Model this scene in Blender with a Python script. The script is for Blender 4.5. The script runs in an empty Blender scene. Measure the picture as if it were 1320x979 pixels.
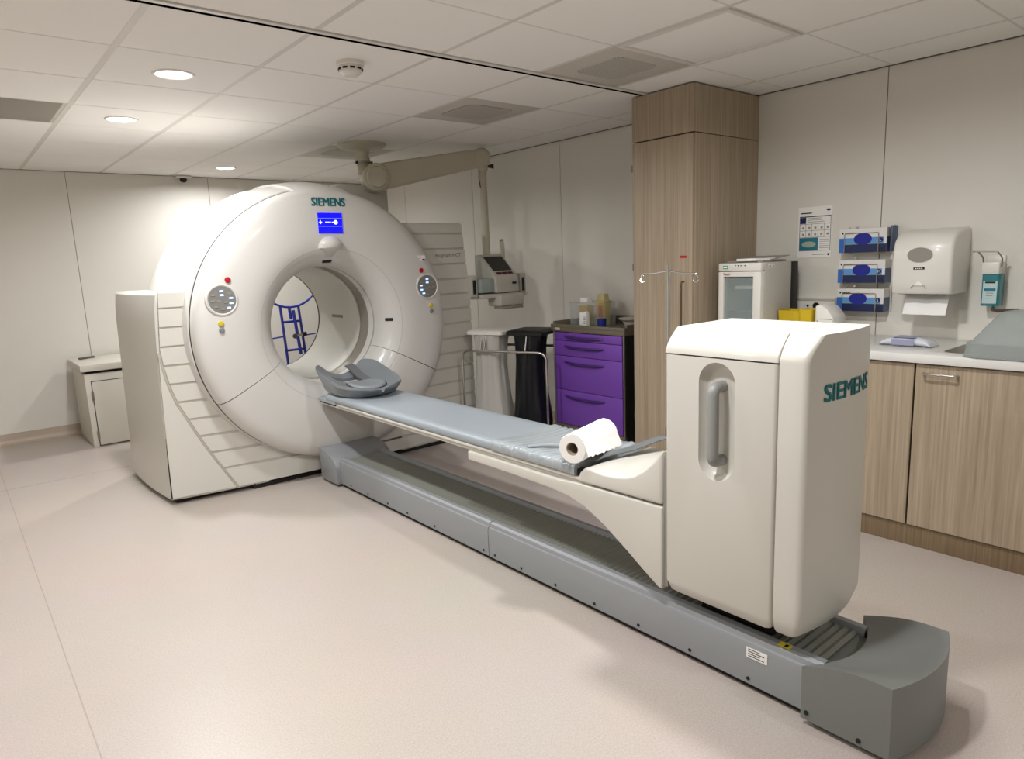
import bpy, bmesh, math, random
from mathutils import Vector, Matrix
PI = math.pi
rnd = random.Random(7)
SC = bpy.context.scene
C = SC.collection

# ------------------------------------------------------------------ camera
cam_d = bpy.data.cameras.new('camera'); cam = bpy.data.objects.new('camera', cam_d); C.objects.link(cam)
RX = (0.76405863, -0.14139574, 0.6294614)
RY = (-0.64389536, -0.10639002, 0.75768062)
RZ = (-0.0401644, -0.98421969, -0.17233228)
m = Matrix((( RX[0], -RX[1], -RX[2], 0.0),
            ( RY[0], -RY[1], -RY[2], 0.0),
            ( RZ[0], -RZ[1], -RZ[2], 1.40),
            (0, 0, 0, 1)))
cam.matrix_world = m
cam_d.sensor_width = 36.0
cam_d.lens = 877.94 / 1320.0 * 36.0
cam_d.shift_y = -0.0011
cam_d.clip_start = 0.02
SC.camera = cam

# ------------------------------------------------------------------ world, exposure
SC.view_settings.view_transform = 'Standard'
SC.view_settings.look = 'None'
SC.view_settings.exposure = 0.06
SC.view_settings.gamma = 1.0
SC.view_settings.use_curve_mapping = False
W = bpy.data.worlds.new('world'); SC.world = W; W.use_nodes = True
W.node_tree.nodes['Background'].inputs[0].default_value = (1.0, 0.95, 0.88, 1)
W.node_tree.nodes['Background'].inputs[1].default_value = 0.02
LAMP_W = 24.0            # power of one ceiling downlight
LAMP_COL = (0.99, 0.995, 1.0)

# main dimensions
ZC, XW, YF, XL, YN = 2.306, 3.935, 7.165, -1.645, -3.10
CX, CZ = 2.0, 1.015      # scanner axis

# ------------------------------------------------------------------ materials
def lin(c):
    return tuple((v/12.92 if v <= 0.04045 else ((v+0.055)/1.055)**2.4) for v in c)
def hexc(h):
    return lin(tuple(int(h[i:i+2], 16)/255 for i in (0, 2, 4)))
MATS = {}
def mat(name, col, rough=0.5, metal=0.0, emit=None, estr=0.0, alpha=1.0, trans=0.0, coat=0.0, spec=0.5, bump=0.0, bscale=200.0, var=0.0, vscale=8.0, ior=1.45):
    if name in MATS: return MATS[name]
    M = bpy.data.materials.new(name); M.use_nodes = True
    nt = M.node_tree; b = nt.nodes['Principled BSDF']
    c = hexc(col) if isinstance(col, str) else col
    b.inputs['Base Color'].default_value = (*c, 1)
    b.inputs['Roughness'].default_value = rough
    b.inputs['Metallic'].default_value = metal
    b.inputs['IOR'].default_value = ior
    b.inputs['Specular IOR Level'].default_value = spec
    b.inputs['Alpha'].default_value = alpha
    b.inputs['Transmission Weight'].default_value = trans
    b.inputs['Coat Weight'].default_value = coat
    b.inputs['Coat Roughness'].default_value = 0.12
    if emit:
        e = hexc(emit) if isinstance(emit, str) else emit
        b.inputs['Emission Color'].default_value = (*e, 1); b.inputs['Emission Strength'].default_value = estr
    tc = nt.nodes.new('ShaderNodeTexCoord')
    if var > 0:
        n = nt.nodes.new('ShaderNodeTexNoise'); n.inputs['Scale'].default_value = vscale; n.inputs['Detail'].default_value = 6
        nt.links.new(tc.outputs['Object'], n.inputs['Vector'])
        r = nt.nodes.new('ShaderNodeValToRGB')
        r.color_ramp.elements[0].position = 0.3; r.color_ramp.elements[1].position = 0.7
        r.color_ramp.elements[0].color = (*[v*(1-var) for v in c], 1)
        r.color_ramp.elements[1].color = (*[min(1, v*(1+var)) for v in c], 1)
        nt.links.new(n.outputs['Fac'], r.inputs['Fac']); nt.links.new(r.outputs['Color'], b.inputs['Base Color'])
    if bump > 0:
        n = nt.nodes.new('ShaderNodeTexNoise'); n.inputs['Scale'].default_value = bscale; n.inputs['Detail'].default_value = 3
        nt.links.new(tc.outputs['Object'], n.inputs['Vector'])
        bp = nt.nodes.new('ShaderNodeBump'); bp.inputs['Strength'].default_value = bump; bp.inputs['Distance'].default_value = 0.002
        nt.links.new(n.outputs['Fac'], bp.inputs['Height']); nt.links.new(bp.outputs['Normal'], b.inputs['Normal'])
    MATS[name] = M
    return M

def wood_mat(name, dark, mid, light):
    M = bpy.data.materials.new(name); M.use_nodes = True
    nt = M.node_tree; b = nt.nodes['Principled BSDF']; b.inputs['Roughness'].default_value = 0.42
    tc = nt.nodes.new('ShaderNodeTexCoord'); mp = nt.nodes.new('ShaderNodeMapping')
    mp.inputs['Scale'].default_value = (60, 60, 1.1)
    nt.links.new(tc.outputs['Object'], mp.inputs['Vector'])
    n = nt.nodes.new('ShaderNodeTexNoise'); n.inputs['Scale'].default_value = 1.6; n.inputs['Detail'].default_value = 8; n.inputs['Roughness'].default_value = 0.62
    nt.links.new(mp.outputs['Vector'], n.inputs['Vector'])
    r = nt.nodes.new('ShaderNodeValToRGB'); cr = r.color_ramp
    cr.elements[0].position = 0.30; cr.elements[0].color = (*hexc(dark), 1)
    cr.elements[1].position = 0.72; cr.elements[1].color = (*hexc(light), 1)
    e = cr.elements.new(0.5); e.color = (*hexc(mid), 1)
    nt.links.new(n.outputs['Fac'], r.inputs['Fac']); nt.links.new(r.outputs['Color'], b.inputs['Base Color'])
    bp = nt.nodes.new('ShaderNodeBump'); bp.inputs['Strength'].default_value = 0.15; bp.inputs['Distance'].default_value = 0.001
    nt.links.new(n.outputs['Fac'], bp.inputs['Height']); nt.links.new(bp.outputs['Normal'], b.inputs['Normal'])
    MATS[name] = M
    return M

def floor_mat():
    M = bpy.data.materials.new('vinyl_floor'); M.use_nodes = True
    nt = M.node_tree; b = nt.nodes['Principled BSDF']; b.inputs['Roughness'].default_value = 0.36
    tc = nt.nodes.new('ShaderNodeTexCoord')
    n1 = nt.nodes.new('ShaderNodeTexNoise'); n1.inputs['Scale'].default_value = 170; n1.inputs['Detail'].default_value = 4
    n2 = nt.nodes.new('ShaderNodeTexNoise'); n2.inputs['Scale'].default_value = 1.6; n2.inputs['Detail'].default_value = 4
    for n in (n1, n2): nt.links.new(tc.outputs['Object'], n.inputs['Vector'])
    r = nt.nodes.new('ShaderNodeValToRGB'); cr = r.color_ramp
    cr.elements[0].position = 0.25; cr.elements[0].color = (*hexc('aba098'), 1)
    cr.elements[1].position = 0.75; cr.elements[1].color = (*hexc('c2b7ae'), 1)
    nt.links.new(n1.outputs['Fac'], r.inputs['Fac'])
    mx = nt.nodes.new('ShaderNodeMixRGB'); mx.blend_type = 'MULTIPLY'; mx.inputs[0].default_value = 0.12
    nt.links.new(r.outputs['Color'], mx.inputs[1]); nt.links.new(n2.outputs['Color'], mx.inputs[2])
    nt.links.new(mx.outputs[0], b.inputs['Base Color'])
    r2 = nt.nodes.new('ShaderNodeMapRange'); r2.inputs[3].default_value = 0.3; r2.inputs[4].default_value = 0.46
    nt.links.new(n2.outputs['Fac'], r2.inputs[0]); nt.links.new(r2.outputs[0], b.inputs['Roughness'])
    MATS['floor'] = M
    return M

def perf_mat():
    M = bpy.data.materials.new('perforated_metal'); M.use_nodes = True
    nt = M.node_tree; b = nt.nodes['Principled BSDF']; b.inputs['Roughness'].default_value = 0.6
    tc = nt.nodes.new('ShaderNodeTexCoord')
    v = nt.nodes.new('ShaderNodeTexVoronoi'); v.inputs['Scale'].default_value = 110; v.inputs['Randomness'].default_value = 0.0
    nt.links.new(tc.outputs['Object'], v.inputs['Vector'])
    r = nt.nodes.new('ShaderNodeValToRGB'); cr = r.color_ramp; cr.interpolation = 'CONSTANT'
    cr.elements[0].position = 0.0; cr.elements[0].color = (*hexc('77736a'), 1)
    cr.elements[1].position = 0.36; cr.elements[1].color = (*hexc('cbc6bc'), 1)
    nt.links.new(v.outputs['Distance'], r.inputs['Fac']); nt.links.new(r.outputs['Color'], b.inputs['Base Color'])
    MATS['perf'] = M
    return M

wood = wood_mat('oak_laminate', '8f7e69', 'a1907a', 'b1a18b')
floorm = floor_mat()
perf = perf_mat()
wallm = mat('wall_panel_paint', 'dcd8cf', 0.5, var=0.015, vscale=2)
ceilm = mat('ceiling_tile_white', 'f0ede8', 0.85, bump=0.1, bscale=300)
barm = mat('ceiling_bar', 'd6d2ca', 0.5)
voidm = mat('ceiling_void', '4a463f', 0.9)
white = mat('scanner_white', 'd0cdc8', 0.3, coat=0.2)
cream = mat('scanner_cream', 'cfccc3', 0.35, coat=0.1)
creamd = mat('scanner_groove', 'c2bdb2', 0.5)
ivory = mat('table_ivory', 'cbc8bf', 0.36, coat=0.1)
gasket = mat('gasket_grey', '8f8c86', 0.6)
black = mat('black_plastic', '141414', 0.5)
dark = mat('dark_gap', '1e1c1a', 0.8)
greym = mat('grey_metal_cover', '94979a', 0.42, metal=0.25)
greyd = mat('grey_rubber_cover', '797b78', 0.5)
ribm = mat('ribbed_belt_grey', '85877f', 0.4, metal=0.2)
matt = mat('mattress_vinyl', '979fa5', 0.38)
crink = mat('crinkled_plastic', '9ea5a9', 0.22, coat=0.3)
headm = mat('head_cushion_vinyl', '7b8084', 0.38)
strapm = mat('strap_grey', '66696a', 0.6, bump=0.3, bscale=400)
steel = mat('polished_steel', 'c9c7c2', 0.18, metal=1.0)
steeld = mat('brushed_steel', '9a968e', 0.35, metal=1.0)
paper = mat('paper_white', 'eeece8', 0.8, bump=0.2, bscale=120)
card = mat('cardboard', 'a99a86', 0.9)
plast = mat('white_plastic', 'dedad2', 0.35, coat=0.15)
plastg = mat('pale_grey_plastic', 'b9b5ab', 0.45)
teal = mat('logo_teal', '0c6a70', 0.5)
navy = mat('navy_print', '14204f', 0.45)
bluem = mat('blue_print', '2f66b8', 0.45)
lblue = mat('light_blue_print', '5b93cf', 0.45)
oval = mat('glove_opening_blue', '121f8a', 0.6)
tealp = mat('teal_print', '1f6f86', 0.45)
purple = mat('purple_drawer', '7446a8', 0.38)
purpled = mat('purple_handle', '3f2468', 0.4)
yellow = mat('yellow_plastic', 'c9ab1e', 0.4)
red = mat('red_button', 'b3131c', 0.35)
ybut = mat('yellow_button', 'c9b52e', 0.4)
gbut = mat('grey_button', '7c7c80', 0.4)
pendm = mat('pendant_paint', 'c2bca8', 0.4)
glass = mat('clear_glass', 'd7e2e0', 0.05, trans=1.0, ior=1.02, alpha=0.35)
clearp = mat('clear_plastic', 'dfe3e2', 0.12, trans=0.7, alpha=0.45, ior=1.1)
bagw = mat('translucent_bag', 'c9c6bf', 0.35, alpha=0.8, bump=0.4, bscale=30)
bagb = mat('black_bag', '131519', 0.3, bump=0.5, bscale=30)
blueframe = mat('blue_painted_steel', '26308f', 0.35)

# ------------------------------------------------------------------ helpers
ROOT = {}
def rootloc(p):
    while p is not None:
        if p.name in ROOT: return ROOT[p.name]
        p = p.parent
    return Vector((0, 0, 0))
def obj(name, verts, faces, material, parent=None, smooth=False, bevel=0.0, seg=2, ang=35):
    me = bpy.data.meshes.new(name)
    off = rootloc(parent)
    bm = bmesh.new()
    vs = [bm.verts.new(Vector(v)-off) for v in verts]
    for f in faces:
        try: bm.faces.new([vs[i] for i in f])
        except ValueError: pass
    bmesh.ops.recalc_face_normals(bm, faces=bm.faces)
    if bevel > 0:
        es = [e for e in bm.edges if e.is_manifold and e.calc_face_angle(0) > math.radians(25)]
        bmesh.ops.bevel(bm, geom=es, offset=bevel, segments=seg, profile=0.5, affect='EDGES', clamp_overlap=True)
        smooth = True
    bm.to_mesh(me); bm.free()
    if smooth:
        me.shade_smooth(); me.set_sharp_from_angle(angle=math.radians(ang))
    me.materials.append(material)
    o = bpy.data.objects.new(name, me); C.objects.link(o)
    if parent is not None: o.parent = parent
    return o
def thing(name, label, cat, loc=(0, 0, 0), group=None):
    o = bpy.data.objects.new(name, None); C.objects.link(o); o.location = loc
    o.empty_display_size = 0.1
    o['label'] = label; o['category'] = cat
    if group: o['group'] = group
    ROOT[o.name] = Vector(loc)
    return o
def tag(o, label, cat, group=None):
    o['label'] = label; o['category'] = cat
    if group: o['group'] = group
    return o
def struct(o):
    o['kind'] = 'structure'; return o
BF = [(0, 1, 2, 3), (7, 6, 5, 4), (0, 4, 5, 1), (1, 5, 6, 2), (2, 6, 7, 3), (3, 7, 4, 0)]
def bv(x0, x1, y0, y1, z0, z1):
    return [(x0, y0, z0), (x1, y0, z0), (x1, y1, z0), (x0, y1, z0), (x0, y0, z1), (x1, y0, z1), (x1, y1, z1), (x0, y1, z1)]
def box(name, x0, x1, y0, y1, z0, z1, material, parent=None, bevel=0.0, seg=2):
    return obj(name, bv(x0, x1, y0, y1, z0, z1), BF, material, parent, bevel=bevel, seg=seg)
def prism(name, poly, axis, a0, a1, material, parent=None, bevel=0.0, seg=2, smooth=False, ang=35):
    """poly: 2-D points in the plane normal to axis (x: (y,z), y: (x,z), z: (x,y))"""
    def P(p, a):
        return {'x': (a, p[0], p[1]), 'y': (p[0], a, p[1]), 'z': (p[0], p[1], a)}[axis]
    n = len(poly)
    v = [P(p, a0) for p in poly]+[P(p, a1) for p in poly]
    f = [tuple(range(n)), tuple(range(2*n-1, n-1, -1))]+[(i, (i+1) % n, (i+1) % n+n, i+n) for i in range(n)]
    return obj(name, v, f, material, parent, smooth=smooth, bevel=bevel, seg=seg, ang=ang)
def loft(name, rings, material, parent=None, caps=True, smooth=True, close=True, ang=40, loop=False):
    n = len(rings[0]); v = [p for r in rings for p in r]; f = []
    k = len(rings)
    for i in range(k if loop else k-1):
        i2 = (i+1) % k
        for j in range(n if close else n-1):
            j2 = (j+1) % n
            f.append((i*n+j, i*n+j2, i2*n+j2, i2*n+j))
    if caps and not loop:
        f.append(tuple(range(n))); f.append(tuple(range((k-1)*n, k*n)))
    return obj(name, v, f, material, parent, smooth=smooth, ang=ang)
def tube(name, pts, r, material, parent=None, n=10, closed=False, caps=True):
    pts = [Vector(p) for p in pts]; rings = []
    N = len(pts); nrm = None
    for i, p in enumerate(pts):
        a = pts[(i-1) % N] if (closed or i > 0) else p
        b = pts[(i+1) % N] if (closed or i < N-1) else p
        t = (b-a).normalized()
        if nrm is None:
            nrm = t.orthogonal().normalized()
        nrm = (nrm-t*nrm.dot(t)).normalized(); bi = t.cross(nrm)
        rr = r[i] if isinstance(r, (list, tuple)) else r
        rings.append([p+(nrm*math.cos(2*PI*k/n)+bi*math.sin(2*PI*k/n))*rr for k in range(n)])
    return loft(name, rings, material, parent, caps=caps, loop=closed)
def fillet(pts, r, n=5):
    pts = [Vector(p) for p in pts]; out = [pts[0]]
    for i in range(1, len(pts)-1):
        a, b, c = pts[i-1], pts[i], pts[i+1]
        d1 = (a-b); d2 = (c-b); rr = min(r, d1.length*0.45, d2.length*0.45)
        p1 = b+d1.normalized()*rr; p2 = b+d2.normalized()*rr
        for k in range(n+1):
            t = k/n; out.append(p1*(1-t)**2+b*2*t*(1-t)+p2*t*t)
    out.append(pts[-1]); return out
def lathe(name, prof, axis, c, material, parent=None, a0=0.0, a1=360.0, n=48, closedprof=False, smooth=True, ang=30):
    """prof: (r, h). axis 'z': ring in xy at height h ; 'y': ring in xz at y = h ; 'x': ring in yz at x = h. c: centre (two plane coords)"""
    full = abs(a1-a0) >= 359.99
    k = n if full else n+1
    rings = []
    for i in range(k):
        a = math.radians(a0+(a1-a0)*i/n); ca, sa = math.cos(a), math.sin(a)
        ring = []
        for r, h in prof:
            u, w = c[0]+r*ca, c[1]+r*sa
            ring.append({'z': (u, w, h), 'y': (u, h, w), 'x': (h, u, w)}[axis])
        rings.append(ring)
    return loft(name, rings, material, parent, caps=(closedprof and not full), smooth=smooth, close=closedprof, ang=ang, loop=full)
def disc(name, axis, c, h, r, material, parent=None, n=32, th=0.004, rz=None):
    """solid disc, front at h, thickness th along axis"""
    rz = rz or r
    v = []
    for hh in (h, h+th):
        for i in range(n):
            a = 2*PI*i/n; u, w = c[0]+r*math.cos(a), c[1]+rz*math.sin(a)
            v.append({'z': (u, w, hh), 'y': (u, hh, w), 'x': (hh, u, w)}[axis])
    f = [tuple(range(n)), tuple(range(2*n-1, n-1, -1))]+[(i, (i+1) % n, (i+1) % n+n, i+n) for i in range(n)]
    return obj(name, v, f, material, parent, smooth=True)
def text(name, s, size, origin, right, up, material, parent=None, bold=0.0, width=None, depth=0.0008):
    cu = bpy.data.curves.new(name, 'FONT'); cu.body = s; cu.size = 1.0; cu.align_x = 'CENTER'; cu.align_y = 'CENTER'
    cu.offset = 0.0; cu.extrude = 0.0; cu.resolution_u = 3
    t = bpy.data.objects.new(name, cu); C.objects.link(t)
    dg = bpy.context.evaluated_depsgraph_get(); dg.update()
    me = bpy.data.meshes.new_from_object(t.evaluated_get(dg))
    bpy.data.objects.remove(t); bpy.data.curves.remove(cu)
    xs = [v.co.x for v in me.vertices]; ys = [v.co.y for v in me.vertices]
    w0 = max(xs)-min(xs); h0 = max(ys)-min(ys); mx = (max(xs)+min(xs))/2; my = (max(ys)+min(ys))/2
    R_, U_ = Vector(right).normalized(), Vector(up).normalized(); Nn = R_.cross(U_)
    sy = size/h0; sx = (width/w0) if width else sy
    off = rootloc(parent); o_ = Vector(origin)
    for v in me.vertices:
        v.co = o_-off+R_*(v.co.x-mx)*sx+U_*(v.co.y-my)*sy+Nn*depth
    if bold > 0:
        vs = [v.co.copy() for v in me.vertices]; fs = [tuple(p.vertices) for p in me.polygons]; V2, F2 = [], []
        for k, dx in enumerate((-bold, 0.0, bold)):
            for dyy in (-bold*0.5, bold*0.5):
                n0 = len(V2); V2 += [c+R_*dx*sy*0.7+U_*dyy*sy*0.7+Nn*0.00025*n0/max(1, len(vs)) for c in vs]; F2 += [tuple(n0+i for i in f) for f in fs]
        me = bpy.data.meshes.new(name); me.from_pydata(V2, [], F2)
    me.materials.clear(); me.materials.append(material)
    o = bpy.data.objects.new(name, me); C.objects.link(o)
    if parent is not None: o.parent = parent
    return o
def rrect(x0, x1, y0, y1, r, n=6):
    out = []
    for cx, cy, a in ((x1-r, y1-r, 0), (x0+r, y1-r, 90), (x0+r, y0+r, 180), (x1-r, y0+r, 270)):
        for k in range(n+1):
            t = math.radians(a+90*k/n); out.append((cx+r*math.cos(t), cy+r*math.sin(t)))
    return out
def cut(o, cutter):
    md = o.modifiers.new('cut', 'BOOLEAN'); md.operation = 'DIFFERENCE'; md.object = cutter; md.solver = 'EXACT'
    dg = bpy.context.evaluated_depsgraph_get(); dg.update()
    me = bpy.data.meshes.new_from_object(o.evaluated_get(dg))
    o.modifiers.clear(); old = o.data; o.data = me; bpy.data.meshes.remove(old)
    bpy.data.objects.remove(cutter)
    me.set_sharp_from_angle(angle=math.radians(35))
def copy_obj(o, parent, name=None):
    c = o.copy(); C.objects.link(c); c.parent = parent
    return c
def interp(x, pts):
    if x <= pts[0][0]: return pts[0][1]
    for (a, b), (c, d) in zip(pts, pts[1:]):
        if x <= c: return b+(d-b)*(x-a)/(c-a)
    return pts[-1][1]

# ================================================================== THE ROOM
fl = struct(box('floor', XL-0.1, XW+0.1, YN-0.1, YF+0.1, -0.12, 0.0, floorm))
box('seam_shade_line', 0.179, 0.183, YN, YF, 0.0, 0.0006, mat('seam_shade_line', 'a2968c', 0.5), fl)  # welded joint between the vinyl sheets
box('seam_shade_line', XL, 0.93, 5.60, 5.606, 0.0, 0.0006, MATS['seam_shade_line'], fl)  # painted dark line on a boundary of light and shade, no weld here

# ceiling slab, tiles and bars
ce = struct(box('ceiling', XL-0.1, XW+0.1, YN-0.1, YF+0.1, ZC+0.02, ZC+0.14, voidm))
gx = [XL]+[1.273+0.5835*k for k in range(-4, 5)]+[XW]
gyf = [2.69]+[3.235+0.584*k for k in range(0, 7)]+[YF]
gyn = [YN, -2.51, -1.93, -1.345, -0.76, -0.18, 0.40, 0.985, 1.565, 2.137, 2.632]
special = {}
def tile_key(x, y): return (round(x, 2), round(y, 2))
cells = []
for ys in (gyf, gyn):
    for a, b in zip(gx, gx[1:]):
        for c, d in zip(ys, ys[1:]): cells.append((a, b, c, d))
def cell_at(x, y):
    for q in cells:
        if q[0] < x < q[1] and q[2] < y < q[3]: return q
vents = [cell_at(2.72, 2.37), cell_at(2.74, 3.5), cell_at(2.70, 5.26), cell_at(0.5, 4.7)]
access = cell_at(2.70, 1.85)
tmesh = {}
for q in cells:
    if q in vents or q == access: continue
    a, b, c, d = q
    key = (round(b-a, 3), round(d-c, 3))
    if key not in tmesh:
        w, l = (b-a)/2-0.012, (d-c)/2-0.0045
        t = box('ceiling_tile', -w, w, -l, l, 0.0, 0.018, ceilm, ce, bevel=0.002, seg=1)
        tmesh[key] = t.data
    else:
        t = bpy.data.objects.new('ceiling_tile', tmesh[key]); C.objects.link(t); t.parent = ce
    t.location = ((a+b)/2, (c+d)/2, ZC)
for x in gx[1:-1]:
    box('ceiling_bar', x-0.012, x+0.012, 2.69, YF, ZC+0.001, ZC+0.01, barm, ce)
    box('ceiling_bar', x-0.012, x+0.012, YN, 2.632, ZC+0.001, ZC+0.01, barm, ce)
for y in gyn[1:-1]:
    box('ceiling_bar', XL, XW, y-0.009, y+0.009, ZC+0.0015, ZC+0.009, barm, ce)
# partition rail let into the ceiling
tr = struct(box('trim_1', XL, XW, 2.632, 2.654, ZC-0.006, ZC+0.02, mat('rail_white', 'dad6ce', 0.4)))
box('rail_slot', XL, XW, 2.652, 2.684, ZC-0.004, ZC+0.02, mat('slot_black', '050505', 1.0, spec=0.0), tr)
box('rail_lip', XL, XW, 2.684, 2.69, ZC-0.002, ZC+0.02, mat('rail_grey', 'aaa69e', 0.4), tr)

# walls made of wall panels
def wall(name, axis, pos, thick, edges, along):
    """axis x: wall plane x=pos ; panels along y"""
    lo, hi = edges
    if axis == 'x':
        w = struct(box(name, min(pos, pos+thick), max(pos, pos+thick), lo, hi, 0, ZC+0.02, mat('wall_joint', '8d877c', 0.7)))
    else:
        w = struct(box(name, lo, hi, min(pos, pos+thick), max(pos, pos+thick), 0, ZC+0.02, mat('wall_joint', '8d877c', 0.7)))
    s = -1 if thick > 0 else 1
    for a, b in zip(along, along[1:]):
        g = 0.0022
        if axis == 'x': box('wall_panel', min(pos, pos+s*0.006), max(pos, pos+s*0.006), a+g, b-g, 0.0, ZC-0.003, wallm, w, bevel=0.001, seg=1)
        else: box('wall_panel', a+g, b-g, min(pos, pos+s*0.006), max(pos, pos+s*0.006), 0.0, ZC-0.003, wallm, w, bevel=0.001, seg=1)
    return w
wall('wall_right', 'x', XW+0.006, 0.12, (YN-0.1, YF+0.1), [YN, -2.08, -0.86, 0.362, 1.585, 2.81, 4.033, 5.20, 6.38, YF])
wall('wall_far', 'y', YF+0.006, 0.12, (XL-0.1, XW+0.1), [XL, -1.40, -0.2, 1.005, 2.19, 3.39, XW])
wall('wall_left', 'x', XL-0.006, -0.12, (YN-0.1, YF+0.1), [YN, -2.6, -1.4, -0.2, 1.0, 2.2, 3.4, 4.6, 5.8, YF])
wall('wall_near', 'y', YN-0.006, -0.12, (XL-0.1, XW+0.1), [XL, -0.4, 0.8, 2.0, 3.2, XW])
cove = mat('cove_skirting', 'b5a596', 0.45)
def skirting(name, axis, pos, sgn, lo, hi):
    prof = [(0, 0), (0.045, 0), (0.045, 0.004), (0.025, 0.008), (0.012, 0.02), (0.006, 0.045), (0.005, 0.095), (0, 0.095)]
    if axis == 'y': pts = [(pos+sgn*u, z) for u, z in prof]; return struct(prism(name, pts, 'x', lo, hi, cove, smooth=True))
    pts = [(pos+sgn*u, z) for u, z in prof]
    return struct(prism(name, pts, 'y', lo, hi, cove, smooth=True))
skirting('baseboard_far', 'y', YF, -1, XL, XW)
skirting('baseboard_right', 'x', XW, -1, 2.82, YF-0.046)
skirting('baseboard_left', 'x', XL, 1, YN, YF-0.046)

# ================================================================== CEILING LIGHTS
lens_m = mat('downlight_lens', 'ffffff', 0.3, emit=(1.0, 0.97, 0.92), estr=9.0)
ring_m = mat('downlight_ring', 'dcd9d4', 0.3)
def downlight(x, y, label):
    t = thing('downlight', label, 'ceiling light', (x, y, ZC), 'round recessed downlights')
    lathe('trim_ring', [(0.074, ZC-0.002), (0.078, ZC-0.006), (0.088, ZC-0.005), (0.092, ZC+0.001), (0.074, ZC+0.004)], 'z', (x, y), ring_m, t, n=40, closedprof=True)
    disc('lens', 'z', (x, y), ZC-0.001, 0.076, lens_m, t, n=40, th=0.004)
    ld = bpy.data.lights.new('downlight_beam', 'AREA'); ld.shape = 'DISK'; ld.size = 0.14; ld.energy = LAMP_W
    ld.color = LAMP_COL; ld.spread = math.radians(168)
    lo = bpy.data.objects.new('downlight_beam', ld); C.objects.link(lo); lo.parent = t; lo.location = (0, 0, -0.008)
for x, y, l in ((0.985, 3.545, 'largest of the three round ceiling downlights in view, nearest the viewer'),
                (0.985, 4.69, 'middle round ceiling downlight, left of the scanner'),
                (2.14, 6.46, 'smallest farthest round ceiling downlight, above and behind the scanner'),
                (2.14, 1.25, 'round ceiling downlight straight above the white table column'),
                (0.985, 1.27, 'round ceiling downlight over the open floor beside the table end'),
                (-0.50, 2.40, 'round ceiling downlight by the left wall'),
                (2.14, -1.64, 'added unseen fill light in the ceiling far behind the viewer')):  # last one is an added fill lamp, unseen, to brighten the walls
    downlight(x, y, l)

def vent(q, label):
    a, b, c, d = q; x, y = (a+b)/2, (c+d)/2; w, l = (b-a)/2-0.012, (d-c)/2-0.004
    t = thing('ceiling_vent', label, 'air vent', (x, y, ZC), 'square perforated ceiling vents')
    box('frame', x-w, x+w, y-l, y+l, ZC+0.002, ZC+0.016, mat('vent_frame', 'c6c0b6', 0.6), t, bevel=0.002)
    n = 16; r = min(w, l)*0.62
    pts = rrect(x-r, x+r, y-r, y+r, r*0.35)
    prism('perforated_plate', pts, 'z', ZC-0.001, ZC+0.004, perf, t)
vent(vents[0], 'perforated ceiling vent beside the black ceiling rail near the tall wardrobe')
vent(vents[1], 'perforated ceiling vent between the ceiling rail and the jointed arm')
vent(vents[2], 'perforated ceiling vent right behind the round arm mount')
a, b, c, d = vents[3]
g = thing('ceiling_return_grille', 'plain dark grey ceiling panel at the left edge, beside the downlights', 'ceiling panel', ((a+b)/2, (c+d)/2, ZC))
box('frame', a+0.012, b-0.012, c+0.004, d-0.004, ZC+0.002, ZC+0.016, mat('vent_frame', 'c6c0b6', 0.6), g, bevel=0.002)
box('plate', a+0.03, b-0.03, c+0.02, d-0.02, ZC, ZC+0.006, mat('grille_grey', '8f897f', 0.6), g, bevel=0.002)
a, b, c, d = access
g = thing('ceiling_access_panel', 'square ceiling access hatch with a raised white frame above the wardrobe side', 'ceiling hatch', ((a+b)/2, (c+d)/2, ZC))
box('hatch', a+0.03, b-0.03, c+0.03, d-0.03, ZC+0.001, ZC+0.014, ceilm, g, bevel=0.002)
for nm, q in (('x', (a+0.01, a+0.03, c+0.01, d-0.01)), ('x', (b-0.03, b-0.01, c+0.01, d-0.01)), ('y', (a+0.03, b-0.03, c+0.01, c+0.03)), ('y', (a+0.03, b-0.03, d-0.03, d-0.01))):
    box('frame_bar', q[0], q[1], q[2], q[3], ZC-0.008, ZC+0.012, MATS['rail_white'], g, bevel=0.002)

# smoke detector
x, y = 1.58, 2.955
t = thing('smoke_detector', 'round white smoke detector with dark slots on the ceiling', 'smoke detector', (x, y, ZC))
lathe('base', [(0.0, ZC), (0.062, ZC), (0.062, ZC-0.016), (0.056, ZC-0.020), (0.0, ZC-0.020)], 'z', (x, y), plast, t, n=36)
lathe('cap', [(0.052, ZC-0.020), (0.055, ZC-0.024), (0.050, ZC-0.046), (0.030, ZC-0.060), (0.0, ZC-0.062)], 'z', (x, y), plast, t, n=36)
for k in range(10):
    a = 2*PI*k/10
    o = box('slot', -0.011, 0.011, -0.0015, 0.0015, -0.004, 0.004, dark, t)
    o.rotation_euler = (0, 0, a+PI/2); o.location = (0.0535*math.cos(a), 0.0535*math.sin(a), -0.033)
    # children keep coordinates relative to the detector centre
    o.data.transform(Matrix.Translation(ROOT[t.name]))
# little dome camera on the far wall
x, y = 1.955, YF
t = thing('dome_camera', 'tiny white dome camera with dark lens under the ceiling on the back wall', 'camera', (x, y-0.05, ZC))
box('mount', x-0.065, x+0.065, y-0.10, y, ZC-0.025, ZC-0.004, plast, t, bevel=0.006)
lathe('dome', [(0.032, ZC-0.025), (0.031, ZC-0.042), (0.022, ZC-0.058), (0.0, ZC-0.064)], 'z', (x, y-0.05), black, t, n=24)

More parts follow.
